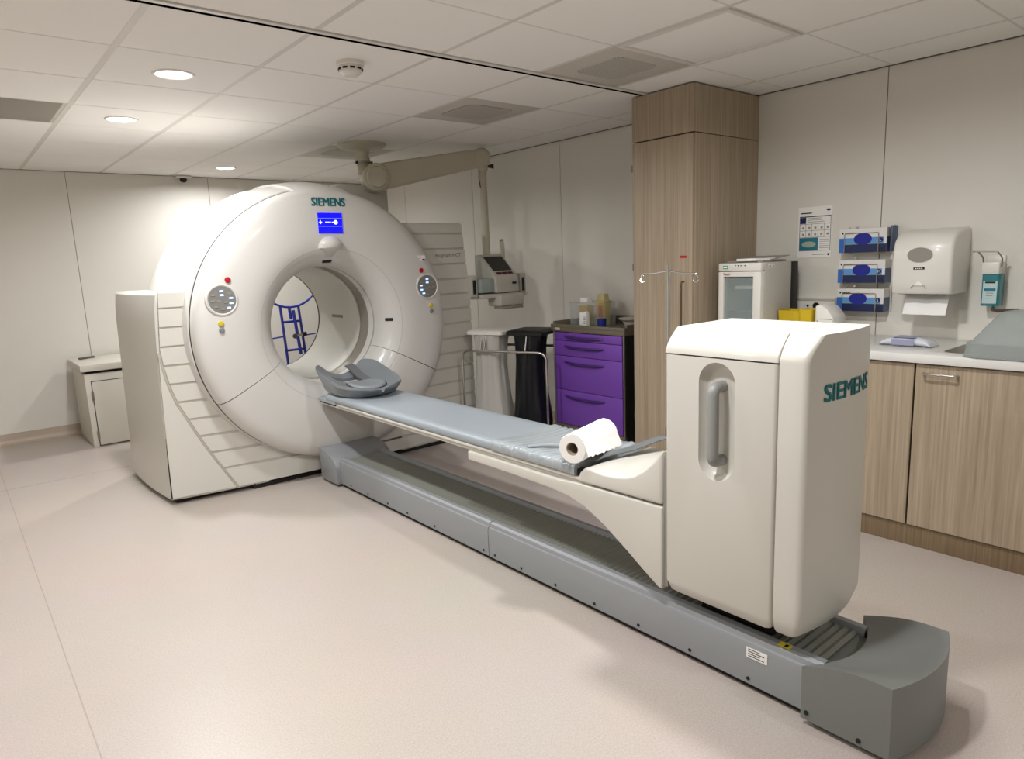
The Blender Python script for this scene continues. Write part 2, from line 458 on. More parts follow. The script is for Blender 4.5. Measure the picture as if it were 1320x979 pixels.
# ================================================================== SCANNER GANTRY
G = thing('ct_scanner', 'large white ring-shaped scanner with an open bore and a blue screen', 'scanner', (CX, 4.85, 0.0))
RD = 0.885
front = [(0.390, 4.40), (0.391, 4.35), (0.398, 4.31), (0.415, 4.272), (0.445, 4.236), (0.485, 4.208), (0.53, 4.192), (0.585, 4.184), (0.65, 4.181), (0.74, 4.182), (0.80, 4.187), (0.838, 4.199), (0.862, 4.217), (0.878, 4.240), (RD, 4.268), (RD, 4.292), (0.874, 4.294), (0.874, 4.42)]
cover = front+[(0.80, 4.43), (0.45, 4.43)]
lathe('rim_seam', [(0.872, 4.293), (0.8862, 4.293), (0.8872, 4.307), (0.872, 4.307)], 'y', (CX, CZ), dark, G, n=120, closedprof=True)
lathe('upper_front_cover', cover, 'y', (CX, CZ), white, G, a0=-27.7, a1=207.7, n=120, closedprof=True, ang=50)
lathe('lower_front_cover', cover, 'y', (CX, CZ), white, G, a0=208.1, a1=331.9, n=64, closedprof=True, ang=50)
lathe('seam_ring', [(0.47, 4.40), (0.884, 4.40), (0.884, 4.44), (0.47, 4.44)], 'y', (CX, CZ), creamd, G, n=96, closedprof=True)
# outer shell behind the front disc
lathe('outer_shell', [(0.40, 4.43), (0.872, 4.43), (0.872, 4.310), (0.886, 4.306), (0.894, 4.312), (0.915, 4.40), (0.945, 4.56), (0.957, 4.74), (0.957, 4.92), (0.945, 5.08), (0.918, 5.22), (0.88, 5.31), (0.83, 5.345), (0.43, 5.35), (0.40, 5.33)], 'y', (CX, CZ), white, G, n=120)
# bore
lathe('bore_liner', [(0.405, 4.42), (0.390, 4.42), (0.390, 4.487), (0.405, 4.487)], 'y', (CX, CZ), white, G, n=96, closedprof=True)
lathe('scan_window_ring', [(0.41, 4.487), (0.398, 4.489), (0.398, 4.630), (0.41, 4.632)], 'y', (CX, CZ), mat('window_film', '857f76', 0.3, metal=0.3), G, n=96, closedprof=True)
lathe('bore_tunnel', [(0.405, 4.632), (0.390, 4.634), (0.389, 5.32), (0.405, 5.33)], 'y', (CX, CZ), cream, G, n=96, closedprof=True)
lathe('rear_rim', [(0.389, 5.318), (0.386, 5.325), (0.388, 5.336), (0.40, 5.336)], 'y', (CX, CZ), black, G, n=96, closedprof=True)
# body left and right
def lfront(x): return 4.30+0.10*((2.0-x)/1.07)**2
def rfront(x): return 4.30+0.05*((x-2.0)/1.2)**2
ef = [(0.03, 0.928), (0.26, 0.931), (0.735, 0.943), (1.056, 0.957), (1.20, 0.970), (1.290, 0.984)]
eb = [(0.03, 0.902), (0.62, 0.917), (1.165, 0.928), (1.290, 0.945)]
rings = []
for z in (0.03, 0.15, 0.4, 0.735, 0.95, 1.1, 1.2, 1.275, 1.29):
    xf, xb = interp(z, ef), interp(z, eb); ins = 0.012 if z > 1.28 else 0.0
    r = []
    for k in range(9):
        u = k/8; r.append((xb+(xf-xb)*u-0.022*math.sin(PI*u)+ins, 5.35+(4.42-5.35)*u, z))
    for k in range(1, 8):
        x = xf+(1.5-xf)*k/7; r.append((x, lfront(x)+0.010+ins, z))
    r.append((1.5, 5.30, z)); rings.append(r)
loft('left_side_body', rings, cream, G, ang=30)
rings = []
for z in (0.03, 0.4, 1.0, 1.28, 1.29):
    xo = 3.222-0.057*max(0, (z-1.0)/0.69)**1.4
    r = [(2.5+(xo-2.5)*k/8, rfront(2.5+(xo-2.5)*k/8)+0.010, z) for k in range(9)]+[(xo-0.01, 4.42, z), (xo-0.22, 5.3, z), (2.5, 5.3, z)]
    rings.append(r)
loft('right_side_body', rings, cream, G, ang=30)
rings = []
for z in (1.285, 1.4, 1.55, 1.688):
    xo = 3.222-0.057*max(0, (z-1.0)/0.69)**1.4; xi = 2.0+max(0.3, math.sqrt(max(0, RD**2-(z-CZ)**2))-0.06)
    r = [(xi+(xo-xi)*k/6, rfront(xi+(xo-xi)*k/6)+0.010, z) for k in range(7)]+[(xo, 4.62, z), (xi, 4.62, z)]
    rings.append(r)
loft('right_fin', rings, cream, G, ang=30)
box('base_body', 1.45, 2.55, 4.36, 5.30, 0.03, 0.34, cream, G)
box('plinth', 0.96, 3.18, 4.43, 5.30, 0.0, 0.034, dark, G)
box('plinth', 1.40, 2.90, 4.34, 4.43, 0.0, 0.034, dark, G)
# horizontal slats on the side panels
groove = [(0.0, 1.33), (0.03, 1.31), (0.14, 1.25), (0.25, 1.19), (0.36, 1.135), (0.46, 1.09), (0.53, 1.06), (0.62, 1.02), (0.735, 0.987), (0.85, 0.968), (0.95, 0.958), (1.3, 0.985)]
def patch(name, xl, xr, z0, z1, yf, proud, material, nx=10, nz=5):
    v = []; f = []
    for lay, dy in ((0, -proud), (1, 0.016)):
        for j in range(nz+1):
            z = z0+(z1-z0)*j/nz; a, b = xl(z), xr(z)
            for i in range(nx+1):
                x = a+(b-a)*i/nx; v.append((x, yf(x)+dy, z))
    w = nx+1; N = w*(nz+1)
    for j in range(nz):
        for i in range(nx):
            q = j*w+i
            f.append((q, q+1, q+w+1, q+w)); f.append((N+q, N+q+w, N+q+w+1, N+q+1))
    per = [i for i in range(w)]+[j*w+nx for j in range(1, nz+1)]+[nz*w+i for i in range(nx-1, -1, -1)]+[j*w for j in range(nz-1, 0, -1)]
    for k in range(len(per)):
        p, q = per[k], per[(k+1) % len(per)]; f.append((p, N+p, N+q, q))
    return obj(name, v, f, material, G, smooth=True, ang=40)
def dl(z):
    d = RD**2-(z-CZ)**2
    return 2.0-math.sqrt(d)+0.012 if d > 0 and z > CZ-RD else 2.0
def rxo(z): return 3.222-0.057*max(0, (z-1.0)/0.69)**1.4-0.003
def lxl(z): return max(interp(z, groove), interp(z, ef))+0.006
zs = [1.29, 1.195]+[1.195-0.113*k for k in range(1, 10)]+[0.035]
for k in range(len(zs)-1):
    z1, z0 = zs[k]-0.008, zs[k+1]+0.008
    if z1-z0 < 0.02: continue
    if k == 0: z1 = 1.288
    xr = (lambda z: 2.0) if zs[k+1] < CZ-RD+0.10 else (lambda z: dl(z))
    patch('slat', lxl, xr, z0, z1, lfront, 0.004, cream)
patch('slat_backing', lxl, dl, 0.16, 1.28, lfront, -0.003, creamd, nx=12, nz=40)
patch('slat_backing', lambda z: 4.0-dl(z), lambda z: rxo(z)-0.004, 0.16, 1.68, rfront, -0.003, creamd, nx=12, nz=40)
patch('corner_panel', lambda z: interp(z, ef)+0.002, lambda z: max(interp(z, groove)-0.012, interp(z, ef)+0.004), 0.045, 0.93, lfront, 0.006, cream, nx=8, nz=20)
tube('corner_seam', [(interp(z, ef)-0.001, 4.4005, z) for z in (0.04, 0.2, 0.42)], [0.004, 0.003, 0.001], dark, G, n=6)
gp = [(interp(z, groove)-0.003, lfront(interp(z, groove))+0.008, z) for z in [0.04+0.05*i for i in range(19)]]
tube('curved_groove', gp, 0.011, mat('groove_grey', 'b3ada1', 0.5), G, n=8)
def dr(z): return 4.0-dl(z)
zs = [1.688, 1.61]+[1.61-0.1135*k for k in range(1, 14)]+[0.035]
for k in range(len(zs)-1):
    z1, z0 = zs[k]-0.008, zs[k+1]+0.008
    if z1-z0 < 0.02: continue
    xl = (lambda z: 2.0) if zs[k+1] < CZ-RD+0.10 else (lambda z: dr(z))
    patch('slat', xl, rxo, z0, z1, rfront, 0.004, cream)
# top tab and rear housing
rings = []
for a in range(78, 103, 2):
    ca, sa = math.cos(math.radians(a)), math.sin(math.radians(a))
    rings.append([(CX+r*ca, y, CZ+r*sa) for r, y in ((0.86, 4.24), (0.886, 4.265), (0.915, 4.34), (0.952, 4.52), (0.966, 4.74), (0.966, 4.90), (0.94, 4.90), (0.85, 4.40))])
loft('top_bridge', rings, white, G, ang=40)
prism('rear_housing', [(2.40, 1.55), (2.855, 1.55), (2.855, 2.008), (2.44, 2.018), (2.40, 2.0)], 'y', 4.88, 5.33, cream, G, bevel=0.02, seg=3)
# logo, screen and fittings on the face
def face_y(x, z):
    r = math.hypot(x-CX, z-CZ)
    return interp(r, front)
text('logo_lettering', 'SIEMENS', 0.052, (2.008, face_y(2.0, 1.808)-0.001, 1.808), (1, 0, 0), (0, 0, 1), teal, G, bold=0.045, width=0.228)
scr = mat('blue_screen', '0a0ae0', 0.2, emit='0808f0', estr=1.3)
scrw = mat('screen_white', 'dfe8ff', 0.3, emit='cfdcff', estr=1.0)
ys = 4.177
sc_ = box('display_screen', 1.923, 2.090, ys, ys+0.012, 1.612, 1.740, scr, G)
for z in (1.706, 1.655): box('screen_line', 1.925, 2.088, ys-0.0006, ys, z-0.0011, z+0.0011, mat('screen_line', '6f7fff', 0.3, emit='6f7fff', estr=1.0), sc_)
disc('screen_icon', 'y', (2.043, 1.681), ys-0.0008, 0.014, scrw, sc_, th=0.0008)
for k in range(4): box('screen_mark', 1.972+k*0.010, 1.979+k*0.010, ys-0.0008, ys, 1.678, 1.685, scrw, sc_)
box('screen_mark', 1.928, 1.95, ys-0.0008, ys, 1.680, 1.684, scrw, sc_)
box('screen_mark', 1.936, 1.941, ys-0.0008, ys, 1.670, 1.694, scrw, sc_)
box('screen_mark', 2.016, 2.03, ys-0.0008, ys, 1.680, 1.684, scrw, sc_)
# rounded hood (camera cover) under the screen
rings = []
for k in range(9):
    t_ = k/8; z = 1.596-0.078*t_; w = 0.084*math.sqrt(1-(1-t_)**2)+0.004; dpt = 0.056*math.sqrt(1-(1-t_)**2)+0.006
    yb = face_y(2.0, z)+0.012
    rings.append([(2.003+w*math.cos(a_), yb-dpt*math.sin(a_), z) for a_ in [PI*i/16 for i in range(17)]])
yb = face_y(2.0, 1.49)+0.012
rings.append([(2.003+0.060*math.cos(a_), yb-0.034*math.sin(a_), 1.500) for a_ in [PI*i/16 for i in range(17)]])
rings.append([(2.003+0.03*math.cos(a_), yb+0.02-0.02*math.sin(a_), 1.465) for a_ in [PI*i/16 for i in range(17)]])
loft('sensor_hood', rings, white, G, ang=50)
panel_m = mat('control_panel_grey', '7d7b76', 0.35)
keylit = mat('lit_key', 'a9c8ff', 0.4, emit='9cc3ff', estr=1.6)
keydim = mat('dim_key', '8f8b80', 0.4)
for side in (-1, 1):
    px, pz = CX+side*0.716, 1.232
    y0 = face_y(px, pz)
    lathe('control_bezel', [(0.080, y0+0.01), (0.080, y0-0.004), (0.086, y0-0.007), (0.094, y0-0.004), (0.097, y0+0.01)], 'y', (px, pz), white, G, n=40)
    cp = disc('control_panel', 'y', (px, pz), y0-0.003, 0.081, panel_m, G, n=40, th=0.012)
    keys = [(0, 0.052), (0, 0.028), (0.052, 0.008), (0.050, -0.022), (0.034, -0.048), (-0.05, 0.03), (-0.055, -0.005), (-0.04, -0.04), (0.0, -0.055), (0.045, 0.035), (-0.02, -0.005), (0.02, -0.015)]
    for i, (kx, kz) in enumerate(keys):
        lit = i < 5
        if side > 0: kx = -kx
        box('key', px+kx-0.011, px+kx+0.011, y0-0.0055, y0-0.002, pz+kz-0.005, pz+kz+0.005, keylit if lit else keydim, cp, bevel=0.001, seg=1)
    def button(nm, bx, bz, r, m_):
        yy = face_y(bx, bz)
        lathe(nm, [(0.0, yy-0.012), (r*0.8, yy-0.011), (r, yy-0.006), (r, yy+0.006)], 'y', (bx, bz), m_, G, n=24)
    button('red_stop_button', CX+side*0.672, 1.347, 0.017, red)
    button('yellow_button', CX+side*0.738, 1.094, 0.017, ybut)
    button('grey_button', CX+side*0.738, 1.054, 0.016, gbut)
box('warning_label', 2.635, 2.715, face_y(2.67, 1.43)-0.001, face_y(2.67, 1.43)+0.01, 1.415, 1.452, paper, G)
for k in range(3): box('label_print', 2.640, 2.680, face_y(2.67, 1.43)-0.0016, face_y(2.67, 1.43), 1.420+k*0.011, 1.423+k*0.011, gasket, G)
box('label_print', 2.690, 2.712, face_y(2.67, 1.43)-0.0016, face_y(2.67, 1.43), 1.418, 1.428, black, G)
lg = text('model_lettering', 'Biograph mCT', 0.034, (3.02, 4.3, 1.447), (1, 0, 0), (0, 0, 1), mat('model_grey', '726d64', 0.5), G, bold=0.0, width=0.245)
for v in lg.data.vertices: v.co.y = rfront(v.co.x+ROOT[G.name].x)-0.0050-ROOT[G.name].y
lathe('funnel_seam', [(0.4995, 4.2025), (0.502, 4.2005), (0.5045, 4.2005), (0.502, 4.206)], 'y', (CX, CZ), MATS['scanner_groove'], G, n=96, closedprof=True)
# laser windows and bore marks
def bore_pt(a, r, y): return (CX+r*math.cos(math.radians(a)), y, CZ+r*math.sin(math.radians(a)))
def bore_mark(nm, a0, a1, y0, y1, m_, r=0.389):
    rings = [[bore_pt(a, r-0.002, y0), bore_pt(a, r-0.002, y1), bore_pt(a, r+0.004, y1), bore_pt(a, r+0.004, y0)] for a in [a0+(a1-a0)*k/4 for k in range(5)]]
    loft(nm, rings, m_, G, ang=20)
bore_mark('laser_window', -1.5, 1.8, 4.90, 5.08, mat('mark_grey', '8a867d', 0.5))
def lip_window(nm, ang, r, w, h):
    px, pz = CX+r*math.cos(math.radians(ang)), CZ+r*math.sin(math.radians(ang)); y = interp(r, front)
    q = Matrix.Rotation(math.radians(ang), 4, 'Y')
    tilt = math.atan2(interp(r-0.01, front)-interp(r+0.01, front), 0.02)
    o = box(nm, -h, h, -0.006, 0.004, -w, w, black, G, bevel=0.004)
    M_ = Matrix.Translation(Vector((px, y, pz))) @ Matrix.Rotation(-math.radians(ang), 4, 'Y') @ Matrix.Rotation(-tilt, 4, 'Z')
    o.data.transform(Matrix.Translation(-ROOT[G.name]) @ M_ @ Matrix.Translation(ROOT[G.name]))
lip_window('laser_window', 0, 0.428, 0.011, 0.030)
lip_window('laser_window', 90, 0.42, 0.032, 0.012)

# ================================================================== PATIENT TABLE
T = thing('patient_table', 'long scanner table with a tall white column standing on a grey floor track', 'scanner table', (CX, 2.4, 0.0))
box('floor_plinth', 1.842, 2.158, 0.70, 4.22, 0.0, 0.024, dark, T)
rail = [(1.838, 0.020), (1.826, 0.022), (1.825, 0.150), (1.829, 0.163), (1.836, 0.166), (1.840, 0.181), (1.852, 0.188), (1.874, 0.188), (1.879, 0.178), (1.879, 0.06), (1.85, 0.05)]
for nm, a, b in (('near_rail', 0.84, 2.418), ('near_rail', 2.422, 3.97)):
    prism(nm, rail, 'y', a, b, greym, T, smooth=True, ang=30)
railf = [(4.0-x, z) for x, z in rail]
prism('far_rail', railf, 'y', 0.84, 3.97, greym, T, smooth=True, ang=30)
# ribbed belt between the rails
v, f = [], []
nr = 230
for k in range(nr+1):
    y = 0.86+(3.97-0.86)*k/nr; z = 0.172 if k % 2 else 0.1665
    v += [(1.879, y, z), (2.121, y, z)]
for k in range(nr): f.append((2*k, 2*k+1, 2*k+3, 2*k+2))
bl = obj('ribbed_belt', v, f, ribm, T); bl['kind'] = 'stuff'
box('track_bed', 1.879, 2.121, 0.80, 4.0, 0.04, 0.160, greyd, T)
for yy in (3.82, 3.60, 3.365, 3.15, 2.88, 2.46, 2.375, 2.186, 1.966, 1.743, 1.52, 1.293, 1.07):
    disc('rail_screw', 'x', (yy, 0.040), 1.8235, 0.006, black, T, n=12, th=0.003)
# floor cover at the scanner end
prof = [(3.955, 0.018), (3.955, 0.118)]+[(3.955+0.20*(1-math.cos(math.radians(a))), 0.118+0.102*math.sin(math.radians(a))) for a in range(10, 91, 10)]+[(4.188, 0.224), (4.188, 0.018)]
prism('scanner_end_cover', prof, 'x', 1.797, 2.203, greym, T, bevel=0.004, ang=40)
# end cover with the dished top at the near end
v, f = [], []
nu, nv = 14, 12
def yst(u): return 0.880-0.075*(1-u*u)
def yen(u): return 0.632-0.045*(1-u*u)
for j in range(nv+1):
    for i in range(nu+1):
        u = -1+2*i/nu; t_ = j/nv; y = yst(u)+(yen(u)-yst(u))*t_
        z = 0.186+0.045*math.sin(min(1, t_*1.25)*PI/2)-0.030*(1-u*u)*math.sin(PI*min(1, t_*0.95+0.05))*1.0
        v.append((2.003+0.207*u, y, z))
w = nu+1; NT = len(v)
for j in range(nv):
    for i in range(nu):
        q = j*w+i; f.append((q, q+1, q+w+1, q+w))
per = [i for i in range(w)]+[j*w+nu for j in range(1, nv+1)]+[nv*w+i for i in range(nu-1, -1, -1)]+[j*w for j in range(nv-1, 0, -1)]
for k, p in enumerate(per): v.append((v[p][0], v[p][1], 0.018))
for k in range(len(per)):
    k2 = (k+1) % len(per); f.append((per[k], per[k2], NT+k2, NT+k))
f.append(tuple(NT+k for k in range(len(per))))
obj('near_end_cover', v, f, greyd, T, smooth=True, ang=40)
box('cover_plinth', 1.83, 2.17, 0.66, 0.80, 0.0, 0.02, dark, T)
for yy, zz in ((0.862, 0.042), (0.712, 0.034)):
    disc('cover_screw', 'x', (yy, zz), 1.793, 0.007, black, T, n=12, th=0.004)
box('rating_label', 1.8235, 1.8255, 1.005, 1.077, 0.115, 0.150, paper, T)
for k in range(4): box('label_print', 1.823, 1.8236, 1.03 if k % 2 else 1.015, 1.070, 0.121+k*0.0075, 0.1235+k*0.0075, dark, T)
box('warning_label', 1.843, 1.870, 0.945, 0.985, 0.1878, 0.1888, ybut, T)
box('label_print', 1.848, 1.865, 0.955, 0.965, 0.1886, 0.1892, black, T)

# tabletop, beam, saddle
box('tabletop', 1.806, 2.194, 1.74, 3.895, 0.5425, 0.5575, ivory, T, bevel=0.005)
box('tabletop_underrail', 1.815, 2.185, 1.74, 4.14, 0.526, 0.540, ivory, T, bevel=0.004)
box('tabletop_gap', 1.83, 2.17, 1.76, 3.88, 0.538, 0.545, dark, T)
hp = rrect(1.806, 2.194, 3.900, 4.175, 0.03)
prism('head_extension_plate', hp, 'z', 0.545, 0.568, matt, T, bevel=0.004)
prism('head_extension_edge', rrect(1.812, 2.188, 3.905, 4.168, 0.03), 'z', 0.537, 0.5449, dark, T)
prism('support_beam', [(2.515, 0.525), (2.515, 0.482), (2.216, 0.481), (1.96, 0.476), (1.853, 0.467), (1.764, 0.446), (1.669, 0.402), (1.559, 0.336), (1.454, 0.267), (1.405, 0.238), (1.392, 0.238), (1.392, 0.540), (1.80, 0.533), (1.90, 0.525)], 'x', 1.80, 2.20, ivory, T, bevel=0.010, seg=3, ang=50)
prism('saddle_cover', [(1.800, 0.540), (1.785, 0.578), (1.762, 0.602), (1.73, 0.606), (1.66, 0.601), (1.60, 0.605), (1.555, 0.613), (1.515, 0.628), (1.475, 0.653), (1.43, 0.694), (1.392, 0.742), (1.392, 0.547)], 'x', 1.80, 2.20, ivory, T, bevel=0.012, seg=3, ang=50)
box('saddle_gasket', 1.812, 2.188, 1.376, 1.396, 0.25, 0.72, gasket, T)
# column
XA, XB = 1.80, 2.20
def plan(inset, y0, y1, zr):
    return [(x, y) for x, y in rrect(XA+inset, XB-inset, y0+inset, y1-inset, zr)]
def zloft(name, levels, m_):
    return loft(name, [[(x, y, z) for x, y in pl] for z, pl in levels], m_, T, ang=50)
mc = zloft('column_cover', [(0.236, plan(0.030, 0.982, 1.378, 0.01)), (0.250, plan(0.012, 0.982, 1.378, 0.012)), (0.285, plan(0.0, 0.982, 1.378, 0.014)), (1.074, plan(0.0, 0.982, 1.378, 0.014))], ivory)
zloft('column_core', [(0.175, plan(0.10, 0.93, 1.40, 0.01)), (0.30, plan(0.10, 0.93, 1.40, 0.01)), (0.301, plan(0.05, 0.93, 1.37, 0.01)), (1.08, plan(0.05, 0.93, 1.37, 0.012))], dark)
# column lid, rounded towards its top
LIDP = [(0.050*(k/6)**1.7, 1.079+0.074*k/6) for k in range(7)]+[(0.0535, 1.1572), (0.0600, 1.1595)]
lv = []
for k in range(9):
    off, z = LIDP[k]
    lv.append((z, [(x, y) for x, y in rrect(XA+off, XB-off*0.4, 0.982, 1.378-off*0.12, 0.006)]))
zloft('column_lid', lv, ivory)
# end cover of the column, convex towards the viewer's end
def eplan(off, n=26):
    xa, xb = 1.80+off, 2.20-off*0.4
    def fy(x): return 0.868+0.030*((x-2.0)/0.20)**2
    r = 0.020
    left = [(xa, 0.978), (xa, 0.955), (xa, 0.932)]
    for k in range(6):
        t_ = math.radians(90*k/5); left.append((xa+r-r*math.cos(t_), fy(xa+r)+r-r*math.sin(t_)))
    mid = [(xa+r+(xb-xa-2*r)*k/n, fy(xa+r+(xb-xa-2*r)*k/n)) for k in range(n+1)]
    right = []
    for k in range(1, 6):
        t_ = math.radians(90*k/5); right.append((xb-r+r*math.sin(t_), fy(xb-r)+r-r*math.cos(t_)))
    return left+mid+right+[(xb, 0.932), (xb, 0.955), (xb, 0.978)]
lv = [(0.236, [(x, min(0.978, y+0.055)) for x, y in eplan(0.040)]), (0.243, [(x, min(0.978, y+0.034)) for x, y in eplan(0.024)]), (0.262, [(x, min(0.978, y+0.014)) for x, y in eplan(0.010)]), (0.30, [(x, min(0.978, y+0.002)) for x, y in eplan(0.0)]), (0.36, eplan(0.0)), (0.7, eplan(0.0)), (1.079, eplan(0.0))]
for k in range(1, 9):
    lv.append((LIDP[k][1], eplan(LIDP[k][0])))
zloft('column_end_cover', lv, ivory)
lg = text('logo_lettering', 'SIEMENS', 0.050, (2.012, 0.8675, 0.992), (1, 0, 0), (0, 0, 1), teal, T, bold=0.045, width=0.285)
for v in lg.data.vertices:
    u = (v.co.x+ROOT[T.name].x-2.0)/0.20
    v.co.y += 0.03*u*u
# recess with grab handle
cap = []
for k in range(25):
    a = PI*k/24; cap.append((1.182+0.064*math.cos(a), 0.998+0.064*math.sin(a)))
for k in range(25):
    a = PI+PI*k/24; cap.append((1.182+0.064*math.cos(a), 0.748+0.064*math.sin(a)))
rings = []
for xx, s in ((1.79, 1.03), (1.802, 1.0), (1.815, 0.93), (1.828, 0.80), (1.834, 0.62)):
    ring = []
    for yy, zz in cap:
        zc = 0.998 if zz > 0.873 else 0.748
        ring.append((xx, 1.182+(yy-1.182)*s, zc+(zz-zc)*s))
    rings.append(ring)
cutter = loft('cutter', rings, ivory, T)
cut(mc, cutter)
hy = 1.182
tube('grab_handle', fillet([(1.834, hy, 0.985), (1.782, hy, 0.985), (1.782, hy, 0.748), (1.834, hy, 0.748)], 0.03, 6), 0.0185, mat('handle_grey', '8f8f8d', 0.45), T, n=14)

# mattress (lies on the tabletop)
def slab_cushion(name, x0, x1, y0, y1, z0, z1, m_, label=None, cat=None, nx=16, ny=60, wr=None, parent=None, dish=0.008):
    sec = []
    w = (x1-x0)
    pts = [(0.010, 0.0), (0.0, 0.010), (0.0, 0.6), (0.006, 0.85), (0.018, 0.97)]
    prof = []
    h = z1-z0
    left = [(x0+0.008, z0), (x0, z0+0.25*h), (x0+0.001, z0+0.6*h), (x0+0.006, z0+0.86*h), (x0+0.018, z1)]
    mid = []
    for k in range(1, 10):
        u = k/10; mid.append((x0+0.018+(w-0.036)*u, z1-dish*math.sin(PI*u)))
    right = [(x0+x1-x, z) for x, z in reversed(left)]
    prof = left+mid+right
    rings = []
    for j in range(ny+1):
        y = y0+(y1-y0)*j/ny
        r = []
        for x, z in prof:
            if wr: dx, dz = wr(x, y, z)
            else: dx = dz = 0
            r.append((x+dx, y, z+dz))
        rings.append(r)
    return loft(name, rings, m_, parent, ang=60)
M_ = thing('table_mattress', 'long blue-grey vinyl mattress lying on the scanner tabletop', 'mattress', (CX, 2.9, 0.5576))
slab_cushion('pad', 1.803, 2.197, 2.16, 4.03, 0.5580, 0.604, matt, parent=M_)
def wr(x, y, z):
    e = min(1, (y-1.80)/0.05, (2.32-y)/0.06)*1.0
    s = math.sin(y*95+3*math.sin(y*31)+x*14)*0.5+math.sin(y*170+x*33)*0.35+math.sin(y*55-x*60)*0.4
    side = (1.0 if z > 0.575 else 0.3)*(0.25+0.75*min(1, max(0, (abs(x-2.0)-0.10)/0.07)))
    return (s*0.004*side*(-1 if x < 2 else 1)+(-0.004 if x < 2 else 0.004), s*0.0035*side+0.003*side)
slab_cushion('crinkled_sleeve', 1.801, 2.199, 1.81, 2.335, 0.5585, 0.606, crink, parent=M_, ny=110, wr=wr)
tube('loose_cord', fillet([(1.83, 2.12, 0.613), (1.90, 2.08, 0.614), (1.96, 2.00, 0.613), (2.02, 1.97, 0.613)], 0.03), 0.007, crink, M_, n=8)
rings = []
for k in range(9):
    u = k/8; x = 1.87+0.325*u; yc_ = 1.775-0.10*u; z = 0.612+0.040*u+0.004*math.sin(u*9)
    rings.append([(x, yc_-0.012, z), (x, yc_-0.014, z+0.005), (x, yc_+0.018, z+0.010), (x, yc_+0.05, z-0.004), (x, yc_+0.05, z-0.010), (x, yc_+0.018, z+0.003)])
loft('foot_flap', rings, strapm, M_, ang=40)
box('slide_latch', 1.815, 1.86, 1.765, 1.815, 0.5578, 0.585, black, T, bevel=0.004)

# head cushion
H_ = thing('head_cushion', 'dark grey moulded head cushion with raised rim and strap at the scanner end', 'head cushion', (2.0, 3.86, 0.604))
hy0_, hy1_ = 3.640, 4.205
def hw(y):
    t_ = (y-hy0_)/(hy1_-hy0_)
    return 0.208*(1-max(0.0, 1-t_/0.42)**2.3)**0.5*(1-0.38*max(0, (t_-0.72)/0.28)**2.4)+0.015
def hz(u, t_):
    lip = 0.020*max(0, 1-t_/0.25)
    return 0.634+0.030*t_+(0.024+0.112*min(t_, 0.86)**1.1)*abs(u)**1.9+lip+0.035*max(0, (t_-0.70)/0.3)**2*(1-abs(u)**2)
NU, NV = 24, 30
tops, v, f = [], [], []
us = [-1, -0.985, -0.93]+[-0.86+1.72*k/18 for k in range(19)]+[0.93, 0.985, 1]
NU = len(us)-1
ts = [0.0, 0.02, 0.06]+[0.12+0.76*k/20 for k in range(21)]+[0.94, 0.98, 1.0]
NV = len(ts)-1
for lay in (0, 1):
    for t_ in ts:
        y = hy0_+(hy1_-hy0_)*t_
        for u in us:
            if lay == 0:
                e = (0.020 if abs(u) == 1 else 0.005 if abs(u) > 0.98 else 0)+(0.020 if t_ in (0.0, 1.0) else 0.005 if t_ in (0.02, 0.98) else 0)
                v.append((2.0+hw(y)*u, y, hz(u, t_)-min(e, 0.026)))
            else:
                yb = 3.70+(4.13-3.70)*t_
                v.append((2.0+hw(y)*u*0.88, yb, 0.6055+0.05*max(0, t_-0.75)/0.25+0.03*t_*abs(u)**3))
w = NU+1; N_ = w*(NV+1)
for j in range(NV):
    for i in range(NU):
        q = j*w+i; f.append((q, q+1, q+w+1, q+w)); f.append((N_+q, N_+q+w, N_+q+w+1, N_+q+1))
per = [i for i in range(w)]+[j*w+NU for j in range(1, NV+1)]+[NV*w+i for i in range(NU-1, -1, -1)]+[j*w for j in range(NV-1, 0, -1)]
for k in range(len(per)):
    p, q = per[k], per[(k+1) % len(per)]; f.append((p, N_+p, N_+q, q))
shell = obj('moulded_shell', v, f, headm, H_, smooth=True, ang=70)
cut(shell, prism('cutter', rrect(1.885, 2.075, 4.005, 4.115, 0.02), 'z', 0.55, 0.95, headm, H_))
rings = []
for s_, dz in ((1.04, -0.006), (1.0, 0.012), (0.95, 0.018), (0.8, 0.022), (0.5, 0.020), (0.2, 0.018), (0.02, 0.018)):
    ring = []
    for k in range(40):
        a = 2*PI*k/40; x = 2.0+0.115*s_*math.cos(a); y = 3.845+0.125*s_*math.sin(a)
        ring.append((x, y, hz((x-2.0)/hw(y), (y-hy0_)/(hy1_-hy0_))+dz))
    rings.append(ring)
loft('inner_pad', rings, mat('inner_pad_grey', '878c90', 0.38), H_, ang=60)
ring = []
for k in range(49):
    a = 2*PI*k/48; x = 2.0+0.121*math.cos(a); y = 3.845+0.131*math.sin(a)
    ring.append((x, y, hz((x-2.0)/hw(y), (y-hy0_)/(hy1_-hy0_))+0.001))
tube('pad_groove', ring[:-1], 0.004, dark, H_, n=6, closed=True)
rings = []
for yy, zz in ((3.94, 0.672), (3.985, 0.680), (4.03, 0.690), (4.075, 0.704), (4.11, 0.722), (4.15, 0.738), (4.19, 0.745)):
    rings.append([(2.03, yy, zz), (2.088, yy, zz+0.004), (2.088, yy+0.004, zz-0.008), (2.03, yy+0.004, zz-0.012)])
loft('strap', rings, strapm, H_, ang=30)

